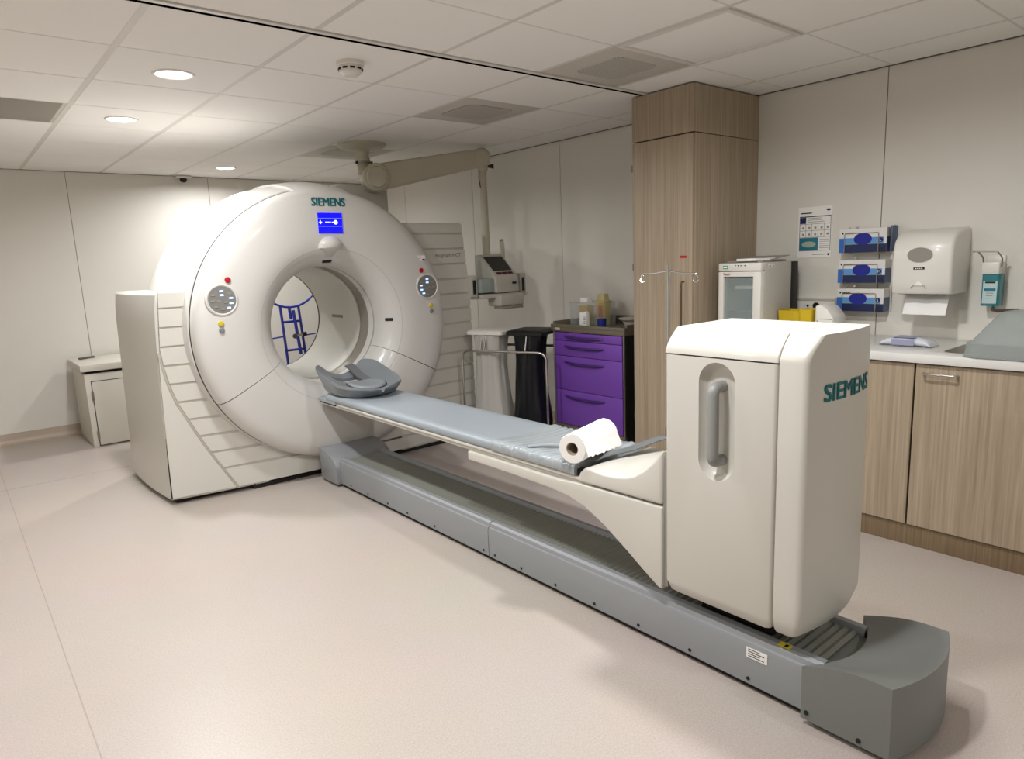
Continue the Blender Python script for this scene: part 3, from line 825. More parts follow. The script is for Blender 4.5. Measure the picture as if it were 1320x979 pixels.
# paper roll lying across the foot end
PR = thing('paper_roll', 'white paper roll with a loose sheet lying on the foot end of the table', 'paper roll', (1.90, 1.84, 0.607))
A_ = Vector((1.775, 1.795, 0)); B_ = Vector((2.045, 1.875, 0)); ax = (B_-A_).normalized(); side = Vector((-ax.y, ax.x, 0)); Rr = 0.058; zc = 0.608+Rr+0.010
def rollring(r, t_):
    p = A_+(B_-A_)*t_
    return [(p.x+side.x*r*math.cos(a), p.y+side.y*r*math.cos(a), zc+r*math.sin(a)) for a in [2*PI*k/40 for k in range(40)]]
loft('roll', [rollring(0.026, 0.0), rollring(Rr*0.96, 0.0), rollring(Rr, 0.012), rollring(Rr, 0.988), rollring(Rr*0.96, 1.0), rollring(0.026, 1.0)], paper, PR, loop=True, ang=50)
loft('core', [rollring(0.0265, 0.004), rollring(0.0265, 0.996), rollring(0.0235, 0.996), rollring(0.0235, 0.004)], card, PR, loop=True, ang=50)
rings = []
for t_ in [i/16 for i in range(17)]:
    p = A_+(B_-A_)*t_; ring = []
    jag = 0.004*math.sin(t_*40)+0.002*math.sin(t_*97)
    for k in range(9):
        a = math.radians(95+85*k/8*1.02)
        r = Rr+0.0015
        ring.append((p.x+side.x*(-1)*r*math.cos(math.radians(95-85*k/8*1.05+0)), p.y-side.y*r*math.cos(math.radians(95-85*k/8*1.05)), zc+r*math.sin(math.radians(95-85*k/8*1.05))))
    x0_, y0_, z0_ = ring[-1]
    for k in range(1, 6):
        u = k/5*0.05*(0.65+0.5*t_)
        ring.append((x0_-side.x*u*0.35, y0_-side.y*u*0.35, max(0.612+0.02*0, z0_-u*0.9+jag*k/5)))
    back = [(q[0]+side.x*0.0012, q[1]+side.y*0.0012, q[2]) for q in reversed(ring)]
    rings.append(ring+back)
loft('loose_sheet', rings, paper, PR, ang=50)

# ================================================================== CEILING ARM WITH CONSOLE
P_ = thing('ceiling_pendant', 'jointed beige ceiling arm carrying a small tilted control console', 'ceiling arm', (2.635, 4.846, ZC))
mc_ = (2.635, 4.846)
lathe('mount_plate', [(0.0, ZC), (0.178, ZC), (0.180, ZC-0.016), (0.150, ZC-0.036), (0.07, ZC-0.046), (0.0, ZC-0.046)], 'z', mc_, pendm, P_, n=48)
lathe('neck', [(0.066, ZC-0.045), (0.052, ZC-0.060), (0.048, ZC-0.10), (0.054, ZC-0.104), (0.054, ZC-0.135), (0.044, ZC-0.14), (0.044, ZC-0.22), (0.0, ZC-0.22)], 'z', mc_, pendm, P_, n=32)
lathe('clamp_ring', [(0.056, ZC-0.128), (0.064, ZC-0.128), (0.064, ZC-0.140), (0.056, ZC-0.140)], 'z', mc_, steeld, P_, n=32, closedprof=True)
for a in (200, 320): disc('clamp_screw', 'z', (mc_[0]+0.067*math.cos(math.radians(a)), mc_[1]+0.067*math.sin(math.radians(a))), ZC-0.150, 0.008, black, P_, n=10, th=0.02)
E0 = Vector((2.70, 4.79, 2.052)); E1 = Vector((3.50, 4.50, 2.212))
d = (E1-E0); dh = Vector((d.x, d.y, 0)).normalized(); nrm = Vector((dh.y, -dh.x, 0))       # nrm faces the viewer side
def arm_pt(p, along, up, out): return p+dh*along+Vector((0, 0, up))+nrm*out
def arm_disc(nm, p, r, o0, o1, m_, bev=0.012):
    rings = []
    for rr, oo in ((r-bev, o0), (r, o0+bev*(1 if o1 > o0 else -1)), (r, o1-bev*(1 if o1 > o0 else -1)), (r-bev, o1)):
        rings.append([arm_pt(p, rr*math.cos(a), rr*math.sin(a), oo) for a in [2*PI*k/36 for k in range(36)]])
    return loft(nm, rings, m_, P_, ang=40)
arm_disc('elbow_joint', E0, 0.105, -0.085, 0.085, pendm)
arm_disc('elbow_cap', E0, 0.080, 0.08, 0.098, pendm, 0.008)
ux = d.normalized(); uz = nrm.cross(ux); uz = uz if uz.z > 0 else -uz
rings = []
for t_, h_, w_ in ((-0.02, 0.098, 0.070), (0.1, 0.097, 0.066), (0.5, 0.084, 0.058), (0.9, 0.072, 0.050), (1.0, 0.068, 0.046), (1.06, 0.058, 0.038)):
    p = E0+d*t_; ring = []
    for cx_, cy_, a0 in ((1, 1, 0), (-1, 1, 90), (-1, -1, 180), (1, -1, 270)):
        for k in range(5):
            a = math.radians(a0+22.5*k); rr = 0.022
            ring.append(p+nrm*(cx_*(w_-rr)+rr*math.cos(a))+uz*(cy_*(h_-rr)+rr*math.sin(a)))
    rings.append(ring)
loft('arm_beam', rings, pendm, P_, ang=40)
arm_disc('wrist_joint', E1, 0.074, -0.055, 0.055, pendm)
arm_disc('wrist_cap', E1, 0.060, 0.05, 0.062, pendm, 0.006)
KX, KY = 3.515, 4.495
lathe('drop_collar', [(0.0, 2.18), (0.045, 2.18), (0.042, 2.125), (0.036, 2.11), (0.0, 2.11)], 'z', (KX, KY), pendm, P_, n=24)
tube('drop_column', [(KX, KY, 2.14), (KX, KY, 1.40)], [0.026, 0.034], pendm, P_, n=20)
tube('lock_knob', [(KX+0.03, KY-0.02, 2.145), (KX+0.075, KY-0.05, 2.145)], [0.008, 0.02], black, P_, n=12)
tube('cable_loop', fillet([(KX-0.035, KY, 2.12), (KX-0.05, KY-0.01, 2.05), (KX-0.03, KY, 1.98)], 0.03), 0.004, black, P_, n=6)
cb = prism('console_body', [(4.52, 1.445), (4.455, 1.445), (4.255, 1.268), (4.245, 1.14), (4.52, 1.14)], 'x', 3.405, 3.645, plastg, P_, bevel=0.010, seg=3)
sl = Vector((0, 4.255-4.455, 1.268-1.445)).normalized(); sn = Vector((0, -0.177, 0.2)).normalized(); sn = Vector((0, sl.z, -sl.y)); sn = sn if sn.z > 0 else -sn
def slope_quad(nm, x0, x1, s0, s1, lift, m_, par):
    o_ = Vector((0, 4.455, 1.445))
    v = []
    for l_ in (lift-0.004, lift):
        for x, s in ((x0, s0), (x1, s0), (x1, s1), (x0, s1)):
            p = o_+sl*s+sn*l_; v.append((x, p.y, p.z))
    return obj(nm, v, [(3, 2, 1, 0), (4, 5, 6, 7), (0, 1, 5, 4), (1, 2, 6, 5), (2, 3, 7, 6), (3, 0, 4, 7)], m_, par)
slope_quad('console_screen', 3.430, 3.620, 0.030, 0.200, 0.003, mat('off_screen', '2c2e2a', 0.2), cb)
slope_quad('key_strip', 3.440, 3.612, 0.215, 0.245, 0.002, mat('key_strip', '8c4a55', 0.5), cb)
for k in range(3): slope_quad('key', 3.448+k*0.056, 3.488+k*0.056, 0.222, 0.237, 0.0045, black, cb)
box('console_badge', 3.575, 3.615, 4.2445, 4.249, 1.205, 1.222, navy, cb)
box('side_tray', 3.27, 3.405, 4.27, 4.50, 1.145, 1.255, mat('tray_bluegrey', '9aa3a0', 0.4), P_, bevel=0.01)
box('lower_tray', 3.27, 3.69, 4.25, 4.50, 1.098, 1.135, plastg, P_, bevel=0.008)
box('front_box', 3.40, 3.645, 4.19, 4.36, 1.035, 1.128, plastg, P_, bevel=0.014, seg=3)
box('box_lip', 3.415, 3.63, 4.185, 4.30, 1.012, 1.034, mat('lip_grey', '8d887b', 0.5), P_, bevel=0.005)
for x0, x1 in ((3.195, 3.262), (3.70, 3.765)):
    box('end_clamp', x0, x1, 4.30, 4.42, 1.10, 1.285, plastg, P_, bevel=0.008)
    box('clamp_slot', x0+0.02, x1-0.02, 4.296, 4.302, 1.14, 1.25, black, P_)
tube('clamp_rod', [(3.19, 4.30, 1.115), (3.77, 4.30, 1.115)], 0.008, steel, P_, n=10)
tube('upright_handle', fillet([(3.655, 4.46, 1.40), (3.66, 4.46, 1.47), (3.65, 4.46, 1.555)], 0.03), 0.019, pendm, P_, n=14)
tube('handle_cap', [(3.650, 4.46, 1.554), (3.649, 4.46, 1.566)], 0.014, black, P_, n=12)

# ================================================================== TALL WARDROBE
WX, WY0, WY1, WT = 3.29, 2.312, 2.742, 2.298
Wd = thing('wardrobe', 'tall oak-laminate wardrobe reaching the ceiling beside the fridge', 'wardrobe', (3.6, 2.527, 0.0))
box('side_panel', WX+0.002, XW-0.001, WY0, WY0+0.018, 0.1, 2.043, wood, Wd, bevel=0.001, seg=1)
box('side_panel', WX+0.002, XW-0.001, WY1-0.018, WY1, 0.1, 2.043, wood, Wd, bevel=0.001, seg=1)
box('carcass', WX+0.022, XW-0.001, WY0+0.018, WY1-0.018, 0.1, 2.043, dark, Wd)
dw = box('door', WX-0.018, WX, WY0+0.004, WY1-0.002, 0.104, 2.040, wood, Wd, bevel=0.0015, seg=1)
box('top_box', WX-0.016, XW-0.001, WY0, WY1, 2.047, WT, wood, Wd, bevel=0.0015, seg=1)
box('plinth', WX+0.03, XW-0.001, WY0+0.01, WY1-0.01, 0.0, 0.1, wood, Wd)
tube('bar_handle', fillet([(WX-0.018, 2.372, 1.235), (WX-0.042, 2.372, 1.235), (WX-0.042, 2.372, 0.93), (WX-0.018, 2.372, 0.93)], 0.012), 0.005, mat('bronze_handle', '6f5f4c', 0.35, metal=0.8), dw, n=10)
for z in (0.4, 1.32, 1.90): box('hinge', WX-0.014, WX+0.004, WY1-0.002, WY1+0.006, z-0.02, z+0.02, black, dw)
st = box('red_sticker', WX-0.0192, WX-0.0178, 2.352, 2.398, 1.368, 1.381, red, dw)

# ================================================================== BASE CABINETS AND WORKTOP
FX = 3.325
units = [(1.765, 2.300, 'oak-laminate base cabinet against the wardrobe, hidden behind the white column', None),
         (1.163, 1.761, 'oak-laminate base cabinet between the white column and the handled cabinet', None),
         (0.560, 1.159, 'oak-laminate base cabinet with a short bar handle under the sink', 1.055),
         (-0.043, 0.556, 'oak-laminate base cabinet past the sink, right of the handled one', 0.45)]
for y0, y1, lab, hy in units:
    u = thing('base_cabinet', lab, 'cabinet', (3.62, (y0+y1)/2, 0.0), 'oak base cabinets under the worktop')
    box('carcass', FX+0.020, XW-0.001, y0, y1, 0.10, 0.72, dark, u)
    box('carcass_rail', FX+0.020, FX+0.05, y0, y1, 0.72, 0.868, dark, u)
    dd = box('door', FX, FX+0.018, y0+0.001, y1-0.003, 0.104, 0.864, wood, u, bevel=0.0015, seg=1)
    box('plinth', FX+0.012, FX+0.03, y0-0.002, y1+0.002, 0.0, 0.100, wood_mat('oak_plinth', '6f5c45', '7f6b52', '8d795f') if 'oak_plinth' not in MATS else MATS['oak_plinth'], u)
    if hy:
        tube('bar_handle', fillet([(FX, hy+0.065, 0.826), (FX-0.030, hy+0.065, 0.826), (FX-0.030, hy-0.065, 0.826), (FX, hy-0.065, 0.826)], 0.01), 0.005, steel, dd, n=10)
wt = box('worktop', 3.305, XW-0.001, -0.06, 2.308, 0.870, 0.910, mat('worktop_white', 'd8d6d1', 0.25, coat=0.2), None, bevel=0.003)
tag(wt, 'long white worktop with an inset steel sink along the right wall', 'worktop')
cut(wt, prism('cutter', rrect(3.435, 3.80, 0.56, 1.085, 0.05), 'z', 0.80, 0.95, steel))
def ringz(x0, x1, y0, y1, r, z): return [(x, y, z) for x, y in rrect(x0, x1, y0, y1, r)]
sk = loft('sink_basin', [ringz(3.425, 3.81, 0.55, 1.095, 0.055, 0.9105), ringz(3.437, 3.798, 0.562, 1.083, 0.05, 0.9112), ringz(3.441, 3.794, 0.566, 1.079, 0.05, 0.900), ringz(3.448, 3.787, 0.573, 1.072, 0.06, 0.79), ringz(3.50, 3.74, 0.62, 1.02, 0.06, 0.765)], steeld, wt, ang=40)

# upturned grey plastic bowl over the sink
def bowl(name, x0, x1, y0, y1, z, m_, lab):
    b_ = thing(name, lab, 'plastic tub', ((x0+x1)/2, (y0+y1)/2, z))
    R_ = []
    for off, h, r in ((0.0, 0.0, 0.06), (0.0, 0.012, 0.06), (0.004, 0.014, 0.06), (0.008, 0.058, 0.06), (0.022, 0.066, 0.07), (0.085, 0.165, 0.08), (0.10, 0.182, 0.07), (0.13, 0.188, 0.05)):
        R_.append([(x, y, z+h) for x, y in rrect(x0+off, x1-off, y0+off, y1-off, r)])
    loft('tub_shell', R_, m_, b_, ang=40)
    return b_
bowl('washing_tub', 3.30, 3.69, 0.50, 0.985, 0.9125, mat('frosted_tub', '9aa19d', 0.3, alpha=0.72), 'upturned frosted grey plastic tub sitting on the sink edge')

# wipes pack
WPk = thing('wipes_pack', 'clear plastic pack of white wipes with crimped ends lying on the worktop', 'wipes pack', (3.575, 1.285, 0.911))
Rn = []
for k in range(15):
    u = -1+2*k/14; y = 1.285+0.118*u
    e = max(0, 1-abs(u)**5); w_ = 0.060-0.006*e; h_ = 0.002+0.038*e**0.7
    Rn.append([(3.575+w_*math.cos(a)*(abs(math.cos(a))**-0.35 if abs(math.cos(a)) > 0.05 else 1), y, 0.9125+h_*0.5+h_*0.5*math.sin(a)+0.001*math.sin(9*u+a*3)) for a in [2*PI*i/20+0.1 for i in range(20)]])
loft('pack', Rn, mat('film_white', 'c9cbd2', 0.12, coat=0.4), WPk, ang=60)
box('printed_band', 3.53, 3.62, 1.24, 1.34, 0.9522, 0.9535, mat('print_lilac', '8f93ad', 0.4), WPk)
box('printed_band', 3.516, 3.5175, 1.24, 1.34, 0.918, 0.946, mat('print_lilac', '8f93ad', 0.4), WPk)

# ================================================================== FRIDGE ON THE WORKTOP
Fg = thing('mini_fridge', 'white glass-door laboratory fridge on the worktop beside the wardrobe', 'fridge', (3.62, 2.11, 0.910))
fx0, fy0, fy1, fz0, fz1 = 3.42, 1.980, 2.242, 0.912, 1.328
box('body', fx0+0.045, 3.745, fy0, fy0+0.02, fz0, fz1, plastg, Fg, bevel=0.004)
box('body', fx0+0.045, 3.745, fy1-0.02, fy1, fz0, fz1, plastg, Fg, bevel=0.004)
box('top', fx0+0.045, 3.745, fy0+0.02, fy1-0.02, fz1-0.05, fz1, plastg, Fg)
box('liner', 3.72, 3.745, fy0+0.02, fy1-0.02, fz0, fz1-0.05, mat('fridge_liner', '5d6260', 0.5), Fg)
box('back_strip', 3.746, 3.83, fy0+0.004, fy1-0.004, fz0, fz1-0.004, black, Fg, bevel=0.003)
cp = box('control_fascia', fx0, fx0+0.044, fy0, fy1, 1.285, fz1, plast, Fg, bevel=0.004)
fdr = box('door', fx0, fx0+0.042, fy0, fy0+0.047, fz0+0.004, 1.281, plast, Fg, bevel=0.003)
box('door_stile', fx0, fx0+0.042, fy1-0.032, fy1, fz0+0.004, 1.281, plast, Fg, bevel=0.003)
box('door_rail', fx0+0.001, fx0+0.041, fy0+0.047, fy1-0.032, 1.254, 1.281, plast, Fg)
box('door_rail', fx0+0.001, fx0+0.041, fy0+0.047, fy1-0.032, fz0+0.004, fz0+0.034, plast, Fg)
box('glass_pane', fx0+0.012, fx0+0.016, fy0+0.046, fy1-0.031, fz0+0.034, 1.254, mat('smoked_glass', 'a9b5b3', 0.06, alpha=0.35), Fg)
box('shelf', fx0+0.06, 3.70, fy0+0.024, fy1-0.07, 1.182, 1.200, plast, Fg)
box('shelf', fx0+0.06, 3.70, fy0+0.024, fy1-0.024, 1.05, 1.054, MATS['fridge_liner'], Fg)
box('digit_display', fx0-0.0012, fx0, 2.182, 2.212, 1.297, 1.314, mat('display_dark', '12301f', 0.3), cp)
for k in range(3): box('digit', fx0-0.0018, fx0-0.001, 2.186+k*0.009, 2.191+k*0.009, 1.300, 1.311, mat('digit_green', '9fd8b0', 0.3, emit='9fe8b8', estr=0.8), cp)
for k in range(4): disc('button', 'x', (2.135-k*0.017-(0.008 if k == 3 else 0), 1.314), fx0-0.0014, 0.0035, dark, cp, n=10, th=0.003)
text('brand_lettering', 'Thermo', 0.012, (fx0-0.0006, 2.190, 1.268), (0, -1, 0), (0, 0, 1), red, fdr, bold=0.02, width=0.042)
box('rating_plate', 3.49, 3.56, fy0-0.0012, fy0+0.001, 1.296, 1.316, plast, Fg)
box('plate_mark', 3.50, 3.522, fy0-0.0018, fy0, 1.304, 1.307, dark, Fg)
box('plate_mark', 3.540, 3.550, fy0-0.0018, fy0, 1.301, 1.309, gasket, Fg)
bk = thing('paper_folder', 'grey folder with white papers lying on top of the fridge', 'folder', (3.58, 2.12, fz1))
box('folder', 3.47, 3.72, 2.0, 2.22, fz1+0.001, fz1+0.010, mat('folder_grey', '8f8b84', 0.5), bk, bevel=0.001)
prism('papers', [(3.455, 2.03), (3.455, 2.15), (3.60, 2.17), (3.60, 2.0)], 'z', fz1+0.010, fz1+0.022, paper, bk)
prism('cover_flap', [(3.56, fz1+0.012), (3.74, fz1+0.030), (3.74, fz1+0.033), (3.56, fz1+0.016)], 'y', 1.99, 2.21, mat('folder_grey', '8f8b84', 0.5), bk)

# small things on the worktop beside the fridge
def tray(name, x0, x1, y0, y1, h, m_, lab, cat, t=0.004, flare=0.01, zb=0.911):
    r_ = thing(name, lab, cat, ((x0+x1)/2, (y0+y1)/2, zb))
    R_ = []
    for off, z in ((flare, zb), (0.0, zb+h), (t, zb+h), (flare+t, zb+t)):
        R_.append([(x, y, z) for x, y in rrect(x0+off, x1-off, y0+off, y1-off, 0.012)])
    loft('shell', R_, m_, r_, ang=40)
    return r_
b1 = tray('yellow_tray', 3.585, 3.73, 1.835, 1.972, 0.148, yellow, 'wide yellow plastic bin against the fridge side', 'plastic bin')
b2 = tray('yellow_bin', 3.545, 3.66, 1.757, 1.828, 0.160, yellow, 'narrow bright yellow bin beside the ivory device box', 'plastic bin')
dv = thing('ivory_device', 'small ivory device with sloping shoulders beside the yellow bins', 'device', (3.64, 1.70, 0.911))
prism('housing', [(1.652, 0.9115), (1.748, 0.9115), (1.748, 1.09), (1.722, 1.098), (1.688, 1.078), (1.652, 1.03)], 'x', 3.57, 3.72, plast, dv, bevel=0.006)
box('drawer_line', 3.5695, 3.571, 1.658, 1.742, 1.020, 1.0225, dark, dv)
disc('button', 'x', (1.735, 1.010), 3.569, 0.004, gasket, dv, n=10, th=0.003)
ss = thing('socket_trunking', 'white wall trunking with a round dark socket above the worktop', 'socket strip', (XW, 1.95, 1.06))
box('trunking', XW-0.035, XW, 1.80, 2.30, 1.005, 1.105, plast, ss, bevel=0.004)
box('trunking_lid', XW-0.038, XW-0.035, 1.80, 2.30, 1.092, 1.103, plastg, ss)
disc('socket', 'x', (1.905, 1.062), XW-0.0375, 0.020, black, ss, n=24, th=0.004)
disc('socket_screw', 'x', (1.955, 1.062), XW-0.0375, 0.007, dark, ss, n=12, th=0.004)

# ================================================================== WALL ITEMS
po = thing('instruction_poster', 'white instruction sheet with blue-framed picture table taped to the wall', 'poster', (XW-0.001, 1.945, 1.483))
xp = XW-0.003
box('sheet', xp, XW-0.0005, 1.847, 2.045, 1.338, 1.628, paper, po)
def pr(nm, y0, y1, z0, z1, m_, l=0.0005): return box(nm, xp-l, xp, y0, y1, z0, z1, m_, po)
pr('heading', 1.965, 2.032, 1.590, 1.596, dark); disc('emblem', 'x', (1.868, 1.606), xp-0.0006, 0.013, navy, po, n=20, th=0.0006, rz=0.006)
pr('emblem_caption', 1.860, 1.876, 1.590, 1.593, gasket)
for q in ((1.852, 2.036, 1.570, 1.575), (1.852, 2.036, 1.378, 1.3805), (1.852, 1.8545, 1.38, 1.572), (2.0335, 2.036, 1.38, 1.572)): pr('table_border', *q, navy)
for z in (1.530, 1.4925, 1.455): pr('table_line', 1.854, 2.034, z, z+0.0015, dark)
for k in range(1, 5): pr('table_line', 1.854+k*0.036, 1.8552+k*0.036, 1.455, 1.532, dark)
pr('corner_picture', 1.998, 2.033, 1.534, 1.569, navy, 0.0006)
for k in range(3): pr('text_line', 1.91-0.01*k, 1.99, 1.561-k*0.010, 1.564-k*0.010, gasket)
for k in range(5):
    for j in range(2): pr('pictogram', 1.864+k*0.036, 1.876+k*0.036, 1.466+j*0.037, 1.478+j*0.037, gasket)
pr('photo', 1.924, 2.034, 1.381, 1.453, tealp, 0.0006)
disc('photo_subject', 'x', (1.978, 1.415), xp-0.0011, 0.042, mat('photo_pale', '9fb09a', 0.6), po, n=20, th=0.0006, rz=0.017)
for k in range(5): pr('text_line', 1.862, 1.916, 1.440-k*0.012, 1.4425-k*0.012, gasket)
pr('footer', 1.86, 1.955, 1.355, 1.359, gasket); pr('footer_mark', 1.855, 1.866, 1.350, 1.362, dark)

# glove boxes, each in a wire holder
gz = [(1.360, 1.487, 'L', 'topmost blue and white glove box in a wire wall holder'), (1.197, 1.320, 'M', 'middle blue and white glove box of the three on the wall'), (1.043, 1.165, 'S', 'lowest blue and white glove box, just above the worktop')]
hl = ['wire wall holder around the topmost glove box', 'wire wall holder around the middle glove box', 'wire wall holder around the lowest glove box']
for (z0, z1, sz, lab), hlab in zip(gz, hl):
    y0, y1, x0, x1 = 1.518, 1.765, 3.852, 3.925
    sh = 0.004*(1.36-z0)/0.16; y0 += 0; 
    g = thing('glove_box', lab, 'glove box', (x0, (y0+y1)/2, z0), 'glove boxes on the wall')
    box('carton', x0, x1, y0, y1, z0, z1, mat('carton_white', 'dcdad6', 0.5), g, bevel=0.0015, seg=1)
    h = z1-z0
    def b_(nm, ya, yb, fa, fb, m_, l=0.0006): return box(nm, x0-l, x0, ya, yb, z0+h*fa, z0+h*fb, m_, g)
    b_('navy_band', y0, y1, 0.0, 0.34, navy); b_('green_line', y0+0.015, y1, 0.34, 0.37, mat('line_green', '7d9a86', 0.5)); b_('blue_band', y0+0.015, y1, 0.37, 0.62, lblue)
    b_('dark_corner', y1-0.03, y1, 0.0, 0.6, bluem, 0.0008); b_('side_patch', y0+0.006, y0+0.045, 0.04, 0.22, mat('navy_deep', '0d1433', 0.5), 0.0009)
    box('end_band', x0, x1, y0-0.0006, y0, z0, z0+h*0.62, mat('end_grey_blue', '5a6683', 0.5), g)
    disc('opening', 'x', ((y0+y1)/2-0.002+(0.012 if sz == 'S' else 0), z0+h*0.56), x0-0.0016, 0.047, oval, g, n=28, th=0.0012, rz=0.032)
    disc('logo_dot', 'x', (y1-0.018, z0+h*0.82), x0-0.0010, 0.005, dark, g, n=12, th=0.0008)
    for k in range(6): b_('logo_mark', y1-0.036-k*0.007, y1-0.031-k*0.007, 0.79, 0.85, dark)
    disc('size_dot', 'x', (y0+0.030, z0+h*0.50), x0-0.0012, 0.013, navy, g, n=20, th=0.0010)
    text('size_letter', sz, 0.014, (x0-0.0014, y0+0.030, z0+h*0.50), (0, -1, 0), (0, 0, 1), mat('print_white', 'e8e8ea', 0.5), g, bold=0.02)
    w = thing('wire_holder', hlab, 'wire holder', (x0, (y0+y1)/2, z0), 'wire holders on the wall')
    ya, yb = y0+0.040, y1-0.030
    tube('front_wire', fillet([(XW, yb, z0-0.006), (x0-0.004, yb, z0-0.006), (x0-0.004, yb, z1-0.025), (x0-0.004, ya, z1-0.025), (x0-0.004, ya, z0-0.006), (XW, ya, z0-0.006)], 0.008), 0.0022, steel, w, n=6)
    for yy in (y0+0.0, y1-0.02):
        tube('side_wire', fillet([(XW, yy-0.008 if yy == y0 else yy, z0-0.008), (XW-0.004, yy-0.008 if yy == y0 else yy, z1+0.012)], 0.01), 0.0025, steel, w, n=6)
    disc('wall_screw', 'x', (y1-0.06, z1+0.010), XW-0.006, 0.006, steel, w, n=10, th=0.006)
    if sz == 'L': box('end_bracket', XW-0.07, XW-0.002, y0-0.022, y0-0.012, z0, z1+0.008, mat('bracket_blue', '4a5a78', 0.4), w, bevel=0.002)

# paper towel dispenser
pd = thing('towel_dispenser', 'white paper towel dispenser with a grey oval window on the wall', 'towel dispenser', (XW, 1.30, 1.15))
y0, y1 = 1.158, 1.428
prof = [(XW, 1.150), (3.712, 1.150), (3.704, 1.158), (3.696, 1.22), (3.694, 1.30), (3.700, 1.37), (3.712, 1.41), (3.738, 1.437), (3.78, 1.452), (3.88, 1.466), (XW, 1.468)]
rings = []
for yy, ins in ((y0, 0.016), (y0+0.004, 0.006), (y0+0.014, 0.0), (y1-0.014, 0.0), (y1-0.004, 0.006), (y1, 0.016)):
    rings.append([(min(XW, x+ins if x < 3.80 else x), yy, z-(ins if z > 1.40 else 0)) for x, z in prof])
loft('cover', rings, plast, pd, ang=40)
disc('oval_window', 'x', (1.300, 1.340), 3.6935, 0.056, mat('window_grey', '8d8880', 0.15, coat=0.5), pd, n=36, th=0.010, rz=0.036)
lathe('window_rim', [(1.0, 3.697), (1.07, 3.693), (1.10, 3.699)], 'x', (0, 0), plast, pd, n=36)
o = [c for c in pd.children if c.name.startswith('window_rim')][0]
for v in o.data.vertices:
    p = v.co+ROOT[pd.name]; v.co = Vector((p.x, 1.300+p.y*0.055, 1.340+p.z*0.035))-ROOT[pd.name]
box('brand_plate', 3.6925, 3.70, 1.275, 1.325, 1.270, 1.281, dark, pd, bevel=0.001)
for k in range(4): box('plate_print', 3.6918, 3.6926, 1.284+k*0.009, 1.290+k*0.009, 1.2735, 1.2775, paper, pd)
prism('pull_mark', [(1.30, 1.215), (1.278, 1.190), (1.322, 1.190)], 'x', 3.6955, 3.70, paper, pd)
tube('pull_line', fillet([(3.699, 1.335, 1.178), (3.6965, 1.325, 1.192), (3.6965, 1.275, 1.192), (3.699, 1.265, 1.178)], 0.006), 0.0015, gasket, pd, n=6)
box('towel_slot', 3.73, 3.90, 1.19, 1.40, 1.147, 1.1505, dark, pd)
rings = []
for yy in (1.192, 1.24, 1.29, 1.34, 1.388):
    w_ = 0.004*math.sin(yy*60)
    rings.append([(3.80, yy, 1.152), (3.785+w_, yy, 1.11), (3.765+w_, yy, 1.07), (3.752+w_*2, yy, 1.045), (3.7535+w_*2, yy, 1.045), (3.767+w_, yy, 1.07), (3.787+w_, yy, 1.11), (3.802, yy, 1.152)])
loft('paper_sheet', rings, paper, pd, ang=30)

# hand sanitiser
hs = thing('sanitiser_dispenser', 'wall hand sanitiser with teal label and elbow lever beside the towel dispenser', 'hand sanitiser', (XW, 1.04, 1.09))
box('back_plate', XW-0.012, XW, 1.004, 1.078, 1.20, 1.325, plast, hs, bevel=0.003)
box('pump_block', 3.835, XW-0.012, 1.004, 1.076, 1.238, 1.295, plast, hs, bevel=0.004)
bt = prism('bottle', rrect(3.840, XW-0.012, 1.000, 1.074, 0.012), 'z', 1.088, 1.237, mat('bottle_teal', '2f7f87', 0.2, alpha=0.9), hs, smooth=True)
box('label', 3.8385, 3.840, 1.008, 1.066, 1.100, 1.205, mat('label_pale', 'b9cfcf', 0.5), bt)
box('label_bar', 3.8378, 3.8385, 1.016, 1.058, 1.196, 1.204, dark, bt)
box('label_text', 3.8378, 3.8385, 1.014, 1.060, 1.160, 1.172, tealp, bt)
for k in range(3): box('label_line', 3.8378, 3.8385, 1.022+0.003*k, 1.052, 1.148-k*0.012, 1.151-k*0.012, gasket, bt)
for yy in (1.002, 1.078):
    tube('lever_arm', fillet([(3.86, yy, 1.27), (3.86, yy, 1.315), (3.79, yy+0.003, 1.345)], 0.02), 0.0035, steeld, hs, n=8)
tube('lever_bar', [(3.79, 1.105, 1.348), (3.79, 1.004, 1.345)], 0.0035, steeld, hs, n=8)
tube('elbow_lever', fillet([(3.86, 1.02, 1.088), (3.82, 1.015, 1.070), (3.78, 0.96, 1.072), (3.76, 0.90, 1.078)], 0.02), [0.006]*3+[0.010]*11, black, hs, n=10) if False else tube('elbow_lever', [(3.85, 1.022, 1.086), (3.83, 1.015, 1.072), (3.81, 0.99, 1.070), (3.79, 0.95, 1.074), (3.77, 0.90, 1.078)], [0.004, 0.009, 0.009, 0.008, 0.008], mat('lever_dark', '4a453e', 0.4), hs, n=10)

